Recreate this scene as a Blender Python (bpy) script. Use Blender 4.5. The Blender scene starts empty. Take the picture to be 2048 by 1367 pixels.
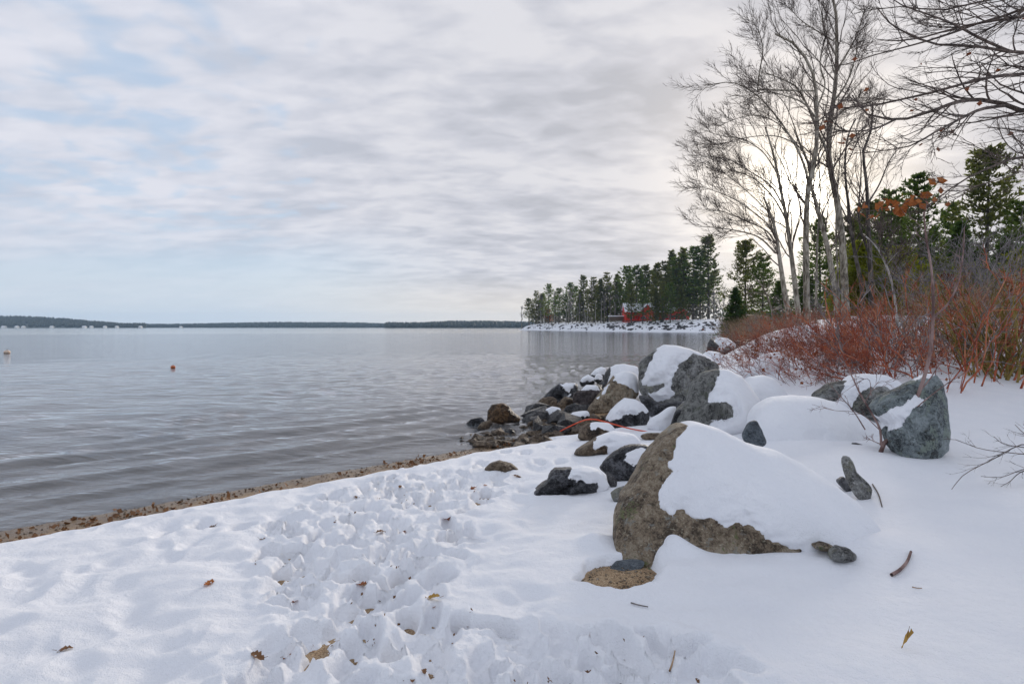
import bpy, math, random
import numpy as np
from math import radians as rad

# ------------------------------------------------------------------ camera, sky, sun, exposure
sc = bpy.context.scene
F = 20.0 / 36.0 * 2048.0      # focal length in photo pixels
HZ = 654.0                    # horizon row
CAMZ = 2.0                    # lens height above the lake
cam = bpy.data.cameras.new("camera"); camo = bpy.data.objects.new("camera", cam)
sc.collection.objects.link(camo)
cam.lens = 20.0; cam.sensor_width = 36.0; cam.clip_start = 0.05; cam.clip_end = 20000
cam.shift_y = -(683.5 - HZ) / 2048.0
camo.location = (0, 0, CAMZ); camo.rotation_euler = (rad(90), 0, 0)
sc.camera = camo

SUN_AZ, SUN_EL = rad(26.8), rad(11.9)
S = (math.sin(SUN_AZ) * math.cos(SUN_EL), math.cos(SUN_AZ) * math.cos(SUN_EL), math.sin(SUN_EL))

class NT:
    """small helper round a node tree"""
    def __init__(s, tree): s.t = tree; s.n = tree.nodes; s.l = tree.links
    def new(s, typ, **kw):
        nd = s.n.new(typ)
        for k, v in kw.items():
            if k.startswith('i_'):
                nd.inputs[k[2:].replace('_', ' ')].default_value = v
            else: setattr(nd, k, v)
        return nd
    def put(s, sock, v):
        if isinstance(v, bpy.types.NodeSocket): s.l.new(v, sock)
        elif v is not None: sock.default_value = v
    def math(s, op, a, b=None, c=None, clamp=False):
        nd = s.n.new('ShaderNodeMath'); nd.operation = op; nd.use_clamp = clamp
        s.put(nd.inputs[0], a); s.put(nd.inputs[1], b); s.put(nd.inputs[2], c)
        return nd.outputs[0]
    def vmath(s, op, a, b=None):
        nd = s.n.new('ShaderNodeVectorMath'); nd.operation = op
        s.put(nd.inputs[0], a); s.put(nd.inputs[1], b)
        return nd.outputs['Value'] if op in ('DOT_PRODUCT', 'LENGTH') else nd.outputs[0]
    def smooth(s, v, lo, hi):
        nd = s.n.new('ShaderNodeMapRange'); nd.interpolation_type = 'SMOOTHSTEP'
        s.put(nd.inputs[0], v); nd.inputs[1].default_value = lo; nd.inputs[2].default_value = hi
        return nd.outputs[0]
    def mix(s, f, a, b, blend='MIX'):
        nd = s.n.new('ShaderNodeMix'); nd.data_type = 'RGBA'; nd.blend_type = blend
        s.put(nd.inputs[0], f)
        for sock, v in ((nd.inputs[6], a), (nd.inputs[7], b)):
            if isinstance(v, tuple) and len(v) == 3: v = (*v, 1)
            s.put(sock, v)
        return nd.outputs[2]
    def noise(s, vec, scale, detail=4, rough=.55, dist=0.0, lac=2.0):
        nd = s.n.new('ShaderNodeTexNoise')
        s.put(nd.inputs['Vector'], vec); nd.inputs['Scale'].default_value = scale
        nd.inputs['Detail'].default_value = detail; nd.inputs['Roughness'].default_value = rough
        nd.inputs['Distortion'].default_value = dist; nd.inputs['Lacunarity'].default_value = lac
        return nd.outputs['Fac']
    def voro(s, vec, scale, feature='F1', rnd=1.0):
        nd = s.n.new('ShaderNodeTexVoronoi'); nd.feature = feature
        s.put(nd.inputs['Vector'], vec); nd.inputs['Scale'].default_value = scale
        nd.inputs['Randomness'].default_value = rnd
        return nd.outputs['Distance']
    def mapping(s, vec, loc=(0,0,0), rot=(0,0,0), scale=(1,1,1)):
        nd = s.n.new('ShaderNodeMapping'); s.put(nd.inputs[0], vec)
        nd.inputs[1].default_value = loc; nd.inputs[2].default_value = rot; nd.inputs[3].default_value = scale
        return nd.outputs[0]
    def ramp(s, f, stops, interp='LINEAR'):
        nd = s.n.new('ShaderNodeValToRGB'); s.put(nd.inputs[0], f); cr = nd.color_ramp; cr.interpolation = interp
        while len(cr.elements) < len(stops): cr.elements.new(.5)
        for e, (p, c) in zip(cr.elements, stops):
            e.position = p; e.color = (*c, 1) if len(c) == 3 else c
        return nd.outputs[0]
    def bump(s, h, strength, dist, normal=None):
        nd = s.n.new('ShaderNodeBump'); nd.inputs['Strength'].default_value = strength
        nd.inputs['Distance'].default_value = dist; s.put(nd.inputs['Height'], h)
        if normal is not None: s.put(nd.inputs['Normal'], normal)
        return nd.outputs[0]

def build_world():
    w = bpy.data.worlds.new("World"); sc.world = w; w.use_nodes = True
    t = NT(w.node_tree); t.n.clear()
    out = t.new('ShaderNodeOutputWorld'); bg = t.new('ShaderNodeBackground'); bg.inputs[1].default_value = 0.1
    t.l.new(bg.outputs[0], out.inputs[0])
    D = t.vmath('NORMALIZE', t.new('ShaderNodeTexCoord').outputs['Generated'])
    sep = t.new('ShaderNodeSeparateXYZ'); t.l.new(D, sep.inputs[0])
    z = t.math('MAXIMUM', sep.outputs[2], 0.0)
    inv = t.math('DIVIDE', 1.0, t.math('ADD', z, 0.20))
    comb = t.new('ShaderNodeCombineXYZ')
    t.l.new(t.math('MULTIPLY', sep.outputs[0], inv), comb.inputs[0])
    t.l.new(t.math('MULTIPLY', sep.outputs[1], inv), comb.inputs[1])
    P = comb.outputs[0]                       # the cloud deck seen as a plane overhead
    sky = t.new('ShaderNodeTexSky'); sky.sky_type = 'NISHITA'; sky.sun_disc = False
    sky.sun_elevation = SUN_EL; sky.sun_rotation = SUN_AZ; sky.altitude = 100
    sd = t.vmath('DOT_PRODUCT', D, S)         # cosine of the angle to the sun
    sd = t.math('MAXIMUM', sd, 0.0)
    # cloud deck: soft rolls, finer cells, long streaks
    warp = t.mapping(P, rot=(0, 0, rad(-28)), scale=(1.0, 1.75, 1))
    rolls = t.noise(warp, 1.5, 4, .45, .3)
    cells = t.noise(t.mapping(P, loc=(3.1, 1.7, 0), rot=(0, 0, rad(20)), scale=(1.0, 1.2, 1)), 7.0, 2, .45, .4)
    fine = t.noise(t.mapping(P, loc=(7, 2, 0), rot=(0, 0, rad(-28)), scale=(1, 1.7, 1)), 8.5, 3, .5, .3)
    big = t.noise(t.mapping(P, loc=(1.3, .4, 0)), .45, 3, .5)
    toward = t.smooth(sd, .50, .90)           # the sheet thickens towards the sun
    mott = t.noise(t.mapping(P, loc=(2, 9, 0), rot=(0, 0, rad(-40)), scale=(1.0, 1.8, 1)), 4.8, 3, .45, .35)
    shade = t.math('ADD', t.math('MULTIPLY', rolls, .40), t.math('ADD', t.math('MULTIPLY', mott, .36), t.math('ADD', t.math('MULTIPLY', fine, .18), t.math('MULTIPLY', big, .08))))
    cl_cool = t.ramp(shade, [(.41, (3.85, 4.15, 4.85)), (.50, (4.5, 4.66, 5.25)), (.58, (5.0, 5.08, 5.6))])
    cl_warm = t.ramp(shade, [(.41, (3.3, 3.4, 3.8)), (.50, (4.05, 4.12, 4.55)), (.58, (4.85, 4.85, 5.15))])
    cloud = t.mix(toward, cl_cool, cl_warm)
    # gaps with blue between the cells, away from the sun
    gap = t.math('ADD', t.math('MULTIPLY', cells, .55), t.math('ADD', t.math('MULTIPLY', rolls, .27), t.math('MULTIPLY', mott, .20)))
    gap = t.math('ADD', gap, t.math('MULTIPLY', toward, .20))
    cover = t.smooth(gap, .40, .56)
    low = t.smooth(sep.outputs[2], .20, .09)   # the deck ends above the horizon: clear band below it
    streak = t.smooth(t.noise(t.mapping(P, loc=(0, 4, 0), rot=(0, 0, rad(6)), scale=(.22, 1.0, 1)), 1.1, 4, .55), .40, .66)
    lowcover = t.math('MAXIMUM', t.math('MULTIPLY', streak, .75), t.smooth(sd, .62, .90))
    cov = t.math('ADD', t.math('MULTIPLY', cover, t.math('SUBTRACT', 1.0, low)), t.math('MULTIPLY', lowcover, low))
    blue = t.mix(.72, t.vmath('MULTIPLY', sky.outputs[0], (1.0, 1.0, 1.0)), (3.5, 4.5, 5.9))
    col = t.mix(t.math('ADD', t.math('MULTIPLY', cov, .66), .34), blue, cloud)
    # pale air close to the horizon
    hz = t.smooth(sep.outputs[2], .11, .0)
    hzcol = t.mix(t.smooth(sd, .55, .95), (4.7, 5.2, 5.7), (6.6, 5.8, 4.8))
    col = t.mix(t.math('MULTIPLY', hz, .8), col, hzcol)
    # veiled sun: wide cream glow and a small bright core behind thin cloud
    g1 = t.math('POWER', sd, 22.0); g2 = t.math('POWER', sd, 120.0); g3 = t.math('POWER', sd, 1500.0)
    def scaled(f, c):
        nd = t.new('ShaderNodeVectorMath', operation='SCALE'); nd.inputs[0].default_value = c; t.put(nd.inputs['Scale'], f); return nd.outputs[0]
    col = t.vmath('ADD', col, scaled(g1, (1.35, .95, .40)))
    col = t.vmath('ADD', col, scaled(g2, (4.5, 3.7, 2.4)))
    col = t.vmath('ADD', col, scaled(g3, (45., 42., 35.)))
    t.l.new(col, bg.inputs[0])
build_world()

sun = bpy.data.lights.new("sun", 'SUN'); suno = bpy.data.objects.new("sun", sun); sc.collection.objects.link(suno)
sun.energy = 1.5; sun.angle = rad(10); sun.color = (1.0, .90, .78)
from mathutils import Vector
suno.rotation_euler = Vector(S).to_track_quat('Z', 'Y').to_euler()

sc.view_settings.view_transform = 'Standard'; sc.view_settings.look = 'None'
sc.view_settings.exposure = 0.62; sc.view_settings.gamma = 1.0
sc.view_settings.use_curve_mapping = False
sc.render.engine = 'CYCLES'
sc.cycles.use_denoising = True
sc.cycles.max_bounces = 6; sc.cycles.diffuse_bounces = 3; sc.cycles.glossy_bounces = 3
sc.cycles.transparent_max_bounces = 10; sc.cycles.transmission_bounces = 3
sc.cycles.caustics_reflective = False; sc.cycles.caustics_refractive = False

# ------------------------------------------------------------------ helpers
col0 = sc.collection
rng = np.random.default_rng(7)
def tag(o, label=None, cat=None, group=None, kind=None):
    if label: o['label'] = label
    if cat: o['category'] = cat
    if group: o['group'] = group
    if kind: o['kind'] = kind
    return o
def empty(name, loc):
    o = bpy.data.objects.new(name, None); o.empty_display_size = .1; col0.objects.link(o); o.location = loc
    return o
def mesh(name, V, faces, mat, parent=None, smooth=True, loc=None):
    """faces: (n,3) or (n,4) int array, or a list of those; V world coords, loc moves the origin"""
    V = np.asarray(V, dtype=np.float32)
    if loc is not None: V = V - np.asarray(loc, dtype=np.float32)
    fl = faces if isinstance(faces, list) else [faces]
    fl = [np.asarray(f, dtype=np.int32) for f in fl if len(f)]
    me = bpy.data.meshes.new(name)
    me.vertices.add(len(V)); me.vertices.foreach_set('co', V.ravel())
    nl = sum(f.size for f in fl); npoly = sum(len(f) for f in fl)
    me.loops.add(nl); me.loops.foreach_set('vertex_index', np.concatenate([f.ravel() for f in fl]))
    me.polygons.add(npoly)
    tot = np.concatenate([np.full(len(f), f.shape[1], dtype=np.int32) for f in fl])
    st = np.concatenate([[0], np.cumsum(tot)[:-1]]).astype(np.int32)
    me.polygons.foreach_set('loop_start', st)
    me.polygons.foreach_set('use_smooth', np.full(npoly, smooth, dtype=bool))
    me.update(calc_edges=True)
    if isinstance(mat, (list, tuple)):
        for m in mat: me.materials.append(m)
    elif mat is not None: me.materials.append(mat)
    o = bpy.data.objects.new(name, me); col0.objects.link(o)
    if loc is not None: o.location = loc
    if parent is not None:
        o.parent = parent
        if loc is not None: o.location = (0, 0, 0)
    return o
def copy_tree(o, parent=None):
    c = o.copy(); col0.objects.link(c); c.parent = parent
    for ch in o.children: copy_tree(ch, c)
    return c
def px(x, y, d):
    return np.array([(x - 1024.0) / F * d, d, CAMZ - (y - HZ) / F * d])
ORD = ['first', 'second', 'third', 'fourth', 'fifth', 'sixth', 'seventh', 'eighth', 'ninth', 'tenth', 'eleventh', 'twelfth',
       'thirteenth', 'fourteenth', 'fifteenth', 'sixteenth', 'seventeenth', 'eighteenth', 'nineteenth', 'twentieth',
       'twenty-first', 'twenty-second', 'twenty-third', 'twenty-fourth', 'twenty-fifth', 'twenty-sixth', 'twenty-seventh', 'twenty-eighth']

# numpy gradient noise
_pt = np.random.default_rng(3).permutation(256); _pt = np.concatenate([_pt, _pt, _pt])
_g3 = np.random.default_rng(4).normal(size=(256, 3)); _g3 /= np.linalg.norm(_g3, axis=1)[:, None]
def pnoise(x, y, z=None):
    x = np.asarray(x, float); y = np.asarray(y, float); z = np.zeros_like(x) if z is None else np.asarray(z, float)
    xi = np.floor(x).astype(int); yi = np.floor(y).astype(int); zi = np.floor(z).astype(int)
    xf, yf, zf = x - xi, y - yi, z - zi
    u = xf**3*(xf*(xf*6-15)+10); v = yf**3*(yf*(yf*6-15)+10); w = zf**3*(zf*(zf*6-15)+10)
    r = 0
    for dx in (0, 1):
        for dy in (0, 1):
            for dz in (0, 1):
                h = _pt[_pt[_pt[(xi+dx) & 255] + ((yi+dy) & 255)] + ((zi+dz) & 255)]
                g = _g3[h]
                d = g[..., 0]*(xf-dx) + g[..., 1]*(yf-dy) + g[..., 2]*(zf-dz)
                r = r + d * (u if dx else 1-u) * (v if dy else 1-v) * (w if dz else 1-w)
    return r * 1.6
def fbm(x, y, z=None, oct=4, gain=.5):
    r = 0; a = 1; f = 1
    for i in range(oct):
        r = r + a * pnoise(x*f + 17*i, y*f + 5*i, None if z is None else z*f); a *= gain; f *= 2.03
    return r
def sstep(a, b, x):
    t = np.clip((x - a) / (b - a), 0, 1); return t*t*(3-2*t)
def inpoly(P, poly):
    x, y = P[..., 0], P[..., 1]; poly = np.asarray(poly, float); n = len(poly); ins = np.zeros(x.shape, bool)
    for i in range(n):
        x1, y1 = poly[i]; x2, y2 = poly[(i+1) % n]
        c = ((y1 > y) != (y2 > y)) & (x < (x2-x1)*(y-y1)/((y2-y1) if y2 != y1 else 1e-9) + x1)
        ins ^= c
    return ins
def polydist(P, poly, closed=True):
    poly = np.asarray(poly, float); n = len(poly); best = np.full(P.shape[:-1], 1e9)
    for i in range(n if closed else n-1):
        a = poly[i]; b = poly[(i+1) % n]; ab = b - a
        t = np.clip(((P - a) @ ab) / max(ab @ ab, 1e-9), 0, 1)
        best = np.minimum(best, np.linalg.norm(P - (a + t[..., None]*ab), axis=-1))
    return best
def sdpoly(P, poly):
    d = polydist(P, poly); return np.where(inpoly(P, poly), d, -d)

# ------------------------------------------------------------------ materials
def mat(name):
    m = bpy.data.materials.new(name); m.use_nodes = True; t = NT(m.node_tree); t.n.clear()
    out = t.new('ShaderNodeOutputMaterial'); b = t.new('ShaderNodeBsdfPrincipled'); t.l.new(b.outputs[0], out.inputs[0])
    t.b = b; t.out = out; t.obj = t.new('ShaderNodeTexCoord').outputs['Object']
    t.pos = t.new('ShaderNodeNewGeometry').outputs['Position']
    return m, t
def plain(name, c1, c2, scale=8, rough=.7, bump=0., detail=4):
    m, t = mat(name); n = t.noise(t.pos, scale, detail, .6)
    t.l.new(t.ramp(n, [(.35, c1), (.65, c2)]), t.b.inputs['Base Color']); t.b.inputs['Roughness'].default_value = rough
    if bump: t.l.new(t.bump(n, .6, bump), t.b.inputs['Normal'])
    return m
def snow_mat():
    m, t = mat('snow')
    n = t.noise(t.pos, 3.0, 3, .5)
    t.l.new(t.ramp(n, [(.3, (.84, .85, .89)), (.7, (.88, .885, .915))]), t.b.inputs['Base Color'])
    t.b.inputs['Roughness'].default_value = .75; t.b.inputs['Specular IOR Level'].default_value = .25
    h = t.math('ADD', t.math('MULTIPLY', t.noise(t.pos, 14, 5, .62), 1.3), t.math('MULTIPLY', t.noise(t.pos, 150, 3, .6), .40))
    t.l.new(t.bump(h, .7, .026), t.b.inputs['Normal'])
    return m
def rock_mat(name, dark, mid, light, lichen=None, lich=.55, rough=.8, scale=3.0, streak=(1, 1, 1), lich2=None):
    m, t = mat(name)
    v = t.mapping(t.pos, rot=(.4, .6, .3), scale=streak)
    a = t.noise(v, scale, 8, .66, .6); b = t.noise(v, scale*7, 6, .7, .2); f = t.noise(v, scale*26, 4, .65)
    mixv = t.math('ADD', t.math('MULTIPLY', a, .5), t.math('ADD', t.math('MULTIPLY', b, .34), t.math('MULTIPLY', f, .16)))
    c = t.ramp(mixv, [(.43, dark), (.50, mid), (.57, light)])
    speck = t.smooth(t.noise(v, scale*17, 3, .6), .60, .68)
    c = t.mix(t.math('MULTIPLY', speck, .5), c, tuple(min(1, x*1.7+.03) for x in light))
    if lichen:
        l = t.smooth(t.math('ADD', t.math('MULTIPLY', t.noise(t.pos, scale*1.3, 3, .5, .4), .65), t.math('MULTIPLY', t.noise(t.pos, scale*13, 4, .6), .35)), lich-.02, lich+.03)
        c = t.mix(t.math('MULTIPLY', l, .85), c, lichen)
    if lich2:
        l = t.smooth(t.noise(t.mapping(t.pos, loc=(5, 3, 1)), scale*4.5, 5, .65, .3), .58, .66)
        c = t.mix(t.math('MULTIPLY', l, .7), c, lich2)
    nz = t.new('ShaderNodeTexNoise'); t.l.new(v, nz.inputs['Vector']); nz.inputs['Scale'].default_value = scale*1.5; nz.inputs['Detail'].default_value = 4
    vw = t.vmath('ADD', v, t.vmath('MULTIPLY', nz.outputs['Color'], (.45, .45, .45)))
    crack = t.smooth(t.voro(t.mapping(vw, scale=(1, 2.6, 1.4)), scale*.9, 'DISTANCE_TO_EDGE'), .0, .03)
    c = t.mix(t.math('MULTIPLY', t.math('SUBTRACT', 1.0, crack), .22), c, tuple(x*.5 for x in dark))
    t.l.new(c, t.b.inputs['Base Color']); t.b.inputs['Roughness'].default_value = rough
    h = t.math('ADD', t.math('ADD', t.math('MULTIPLY', a, 1.6), t.math('MULTIPLY', b, .8)), t.math('ADD', t.math('MULTIPLY', f, .35), t.math('MULTIPLY', crack, .22)))
    t.l.new(t.bump(h, 1.0, .13), t.b.inputs['Normal'])
    return m
M = {}
M['snow'] = snow_mat()
M['tan'] = rock_mat('rock_tan', (.11, .08, .052), (.42, .32, .22), (.62, .52, .39), (.24, .27, .11), .605, lich2=(.47, .47, .43))
M['grey'] = rock_mat('rock_grey', (.06, .06, .058), (.31, .31, .30), (.56, .56, .545), (.37, .37, .30), .57, lich2=(.17, .155, .11))
M['dark'] = rock_mat('rock_dark', (.014, .013, .014), (.06, .058, .06), (.19, .185, .185), None, rough=.5)
M['black'] = rock_mat('rock_black', (.010, .010, .012), (.042, .043, .05), (.24, .245, .265), None, rough=.45, scale=4)
M['brown'] = rock_mat('rock_brown', (.035, .024, .016), (.16, .11, .07), (.34, .26, .18), None, rough=.6)
M['rust'] = rock_mat('rock_rust', (.02, .014, .01), (.09, .055, .03), (.26, .15, .07), None, rough=.45)
M['purple'] = rock_mat('rock_purple', (.03, .022, .022), (.10, .08, .08), (.20, .165, .16), None, rough=.6)
M['blue'] = rock_mat('rock_blue_lichen', (.08, .095, .10), (.34, .40, .415), (.54, .61, .63), (.42, .50, .43), .56, scale=3.5, lich2=(.12, .12, .08))
M['slab'] = rock_mat('rock_slab', (.08, .08, .075), (.36, .36, .34), (.57, .57, .54), (.24, .26, .2), .58, scale=4, streak=(3.5, 3.5, .7))
M['slate'] = rock_mat('rock_slate', (.06, .075, .09), (.17, .205, .24), (.30, .35, .40), None, rough=.6, scale=6)
def sand_mat():
    m, t = mat('sand')
    a = t.noise(t.pos, 5, 6, .7); g = t.voro(t.pos, 130); g2 = t.noise(t.pos, 120, 3, .7)
    c = t.ramp(t.math('ADD', t.math('MULTIPLY', g2, .7), t.math('MULTIPLY', a, .3)), [(.38, (.12, .068, .032)), (.5, (.40, .26, .14)), (.62, (.60, .45, .29))])
    sepz = t.new('ShaderNodeSeparateXYZ'); t.l.new(t.pos, sepz.inputs[0])
    mud_absorb = t.smooth(sepz.outputs[2], -.25, -1.1)
    c = t.mix(mud_absorb, c, (.030, .034, .030))           # muddy deeper bed; light lost with water depth is painted into its colour
    wet = t.smooth(t.math('ADD', sepz.outputs[2], t.math('MULTIPLY', a, .05)), .085, .045)      # soaked sand by the water
    c = t.mix(t.math('MULTIPLY', wet, .55), c, (.10, .058, .030))
    t.l.new(c, t.b.inputs['Base Color']); t.l.new(t.math('SUBTRACT', .8, t.math('MULTIPLY', wet, .45)), t.b.inputs['Roughness'])
    t.l.new(t.bump(t.math('ADD', g, g2), .8, .012), t.b.inputs['Normal'])
    return m
M['sand'] = sand_mat()
def water_mat():
    m, t = mat('lake_water'); t.n.remove(t.b)
    p = t.pos
    w1 = t.noise(t.mapping(p, rot=(0, 0, rad(-34)), scale=(.55, 1.7, 1)), .75, 4, .55, .3)
    w2 = t.noise(t.mapping(p, rot=(0, 0, rad(-14)), scale=(.7, 1.5, 1)), 2.6, 4, .6, .25)
    w3 = t.noise(t.mapping(p, rot=(0, 0, rad(-50)), scale=(1, 1.3, 1)), 9.0, 3, .55)
    h = t.math('ADD', t.math('MULTIPLY', w1, 1.0), t.math('ADD', t.math('MULTIPLY', w2, .26), t.math('MULTIPLY', w3, .055)))
    nrm = t.bump(h, 1.0, .085)
    fr = t.new('ShaderNodeFresnel'); fr.inputs[0].default_value = 1.333; t.l.new(nrm, fr.inputs['Normal'])
    gl = t.new('ShaderNodeBsdfGlossy'); gl.inputs['Roughness'].default_value = .07; gl.inputs['Color'].default_value = (.98, .98, 1, 1); t.l.new(nrm, gl.inputs['Normal'])
    tr = t.new('ShaderNodeBsdfTransparent'); tr.inputs[0].default_value = (.80, .76, .66, 1)
    df = t.new('ShaderNodeBsdfDiffuse'); df.inputs[0].default_value = (.24, .26, .28, 1)
    mu = t.new('ShaderNodeMixShader'); mu.inputs[0].default_value = .34; t.l.new(tr.outputs[0], mu.inputs[1]); t.l.new(df.outputs[0], mu.inputs[2])
    mx = t.new('ShaderNodeMixShader'); t.l.new(fr.outputs[0], mx.inputs[0]); t.l.new(mu.outputs[0], mx.inputs[1]); t.l.new(gl.outputs[0], mx.inputs[2])
    t.l.new(mx.outputs[0], t.out.inputs[0])
    return m
M['water'] = water_mat()

# ------------------------------------------------------------------ terrain
SHORE = [(-300, -264), (-60, -46.8), (-5.04, 5.6), (.52, 10.5), (.9, 13), (1.8, 15.5), (4.4, 18.5), (7.4, 22), (9.6, 27), (12.5, 34),
         (17, 46), (22, 60), (34, 92), (49, 130), (64, 168), (80, 205), (86, 220), (72, 228), (58, 236), (44, 262), (26, 335), (6, 402), (10, 440),
         (60, 520), (400, 700), (3000, 700), (3000, -3000), (-300, -3000)]
def land_sd(x, y):
    return sdpoly(np.stack([x, y], -1), SHORE)
NRM = np.array([.661, -.75]); P0 = np.array([-5.04, 5.6]); TAN = np.array([.75, .661])
ctl = []
for t_ in (-9, -5, -1, 3, 7.0):
    for s_ in (-8, -4, -1.5, 0, 1.2, 2.6, 4, 6, 8, 11):
        if t_ > 6 and s_ > 1.5: continue
        if t_ > 2.5 and s_ > 7: continue
        q = P0 + TAN*t_ + NRM*s_
        ctl.append((q[0], q[1], .07*s_ if s_ > 0 else .085*s_))
for q in [(3.2, 8.2, .26), (2.0, 9.0, .15), (2.8, 9.2, .15), (2.2, 10.6, .07), (3.0, 11.4, .08), (3.6, 12.6, .35), (4.2, 9.6, .38), (4.6, 6.4, .44), (5.4, 8, .55), (7.5, 7, .52), (9, 5, .55), (6, 3, .55), (10, 0, .6), (2, -4, .6),
          (8.5, 10, .80), (11, 12, .95), (5, 10, .62), (6.2, 12.5, 1.0), (1.6, 11.4, .02), (2.6, 13.5, .30), (4.5, 16, .75), (8, 15.5, 1.25),
          (12, 15, 1.35), (17, 15, 1.4), (9, 20, 1.7), (13, 22, 2.1), (18, 22, 2.15), (24, 24, 2.3), (13, 27, 2.0), (20, 30, 2.4), (30, 18, 2.0),
          (-.9, 13.2, -.25), (.4, 15.5, -.35), (2.8, 19, -.5), (6, 24, -.6), (9, 31, -.8), (-6, 20, -1.1), (0, 30, -1.5), (-16, 12, -1.2), (14, 34, .8), (22, 44, 2.0),
          (7.4, 22, .1), (9.6, 27, .05), (12.5, 34, .05), (4.4, 18.5, .05), (1.8, 15.5, .03), (.9, 13, .04)]:
    ctl.append(q)
ctl = np.array(ctl)
def tps(r2): return r2 * np.log(r2 + 1e-9) * .5
def _fit():
    n = len(ctl); A = np.zeros((n+3, n+3)); d2 = ((ctl[:, None, :2] - ctl[None, :, :2])**2).sum(-1)
    A[:n, :n] = tps(d2) + np.eye(n)*.6
    A[:n, n] = 1; A[:n, n+1:] = ctl[:, :2]; A[n:, :n] = A[:n, n:].T
    b = np.zeros(n+3); b[:n] = ctl[:, 2]
    return np.linalg.solve(A, b)
WTS = _fit()
def ground_z(x, y):
    x = np.asarray(x, float); y = np.asarray(y, float); sh = x.shape; x = x.ravel(); y = y.ravel()
    z = np.zeros(len(x)); n = len(ctl)
    for i0 in range(0, len(x), 40000):
        sl = slice(i0, i0+40000)
        d2 = (x[sl, None] - ctl[None, :, 0])**2 + (y[sl, None] - ctl[None, :, 1])**2
        z[sl] = tps(d2) @ WTS[:n] + WTS[n] + WTS[n+1]*x[sl] + WTS[n+2]*y[sl]
    sd = land_sd(x, y)
    far = np.where(sd > 0, 2.6*(1-np.exp(-sd/6.0)) + np.clip(sd-15, 0, 150)*.03, np.maximum(sd*.12, -3.0))
    far = np.where(y > 200, np.where(sd > 0, 4.7*(1-np.exp(-sd/5.0)) + np.clip(sd-10, 0, 60)*.03, far), far)
    r = np.hypot(x - 3, y - 6)
    k = sstep(20, 34, r)
    return (np.clip(z, -3, 4)*(1-k) + far*k).reshape(sh)

GC = None
def gravel_hump(x, y): return .095*np.exp(-(((x-GC[0])/.38)**2 + ((y-GC[1])/.32)**2)**2)
_ground = ground_z
def ground_z(x, y):
    x = np.asarray(x, float); y = np.asarray(y, float)
    return _ground(x, y) + gravel_hump(x, y)
# trampled snow: boot pits scattered through the trodden band
CHURN = [(470, 1420), (480, 1310), (560, 1260), (560, 1180), (520, 1100), (545, 1040), (640, 985), (760, 950), (900, 930), (1010, 925), (1000, 980), (930, 1030), (940, 1090),
         (880, 1160), (890, 1230), (1010, 1240), (1180, 1258), (1330, 1285), (1450, 1320), (1540, 1420)]
def plane_hit(X, Y):   # quick hit on the mean beach plane
    x1 = (X-1024)/F; k = (Y-HZ)/F
    s0 = 7.53; ds = .661*x1 - .75
    d = (CAMZ - .12 - .07*s0) / (k + .07*ds)
    return x1*d, d
pr = np.random.default_rng(21)
PITS = []
while len(PITS) < 330:
    X = pr.uniform(450, 1720); Y = pr.uniform(920, 1420)
    if inpoly(np.array([[X, Y]]), CHURN)[0]:
        # even spread over the ground rather than over the picture
        x, y = plane_hit(X, Y)
        if pr.random() < (y/8.0)**2 * 2.2 + .10:
            PITS.append((x, y, pr.uniform(-.6, .6) + (0 if pr.random() < .6 else 1.2), pr.uniform(.08, .15), pr.uniform(.04, .068), pr.uniform(.04, .13)))
for X, Y in [(905, 1070), (895, 1005), (905, 968), (1010, 905), (960, 925), (860, 968), (1000, 950), (1050, 905), (770, 960), (730, 975), (1100, 895), (690, 1000), (820, 930), (1080, 925),
             (480, 1050), (400, 1045), (330, 1060), (1050, 980), (1120, 925)]:
    x, y = plane_hit(X, Y); PITS.append((x, y, pr.uniform(-.5, .5), .14, .075, .075))
DIMP = []
while len(DIMP) < 330:       # old, half-filled prints all over the beach
    X = pr.uniform(-200, 1080); Y = pr.uniform(905, 1450)
    if pr.random() < .75 or X > 500:
        x, y = plane_hit(X, Y)
        if pr.random() < (y/8.0)**2*2.0 + .12: DIMP.append((x, y, pr.uniform(-1, 1), pr.uniform(.13, .26), pr.uniform(.08, .14), pr.uniform(.018, .048)))
GRAVEL = [(1155, 1160), (1185, 1122), (1240, 1112), (1300, 1110), (1318, 1140), (1300, 1166), (1255, 1176), (1200, 1170)]
GRAVEL_W = [plane_hit(*p) for p in GRAVEL]; GC = np.mean(GRAVEL_W, 0)
DRIFT = [(*plane_hit(1343, 1100), .11, .10), (*plane_hit(1380, 1108), .10, .04), (*plane_hit(1190, 1085), .12, .07), (*plane_hit(1760, 1090), .35, .10), (*plane_hit(1600, 950), .6, .10), (*plane_hit(1700, 925), .7, .12), (*plane_hit(1560, 900), .6, .10), (*plane_hit(1960, 1010), 1.0, .06), (*plane_hit(1500, 1250), .8, .03)]
CH_W = [plane_hit(*p) for p in CHURN]
def shore_edge(x, y):
    return .72 + .16*fbm(x*1.1, y*1.1, oct=3) + .05*pnoise(x*6, y*6)
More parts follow.
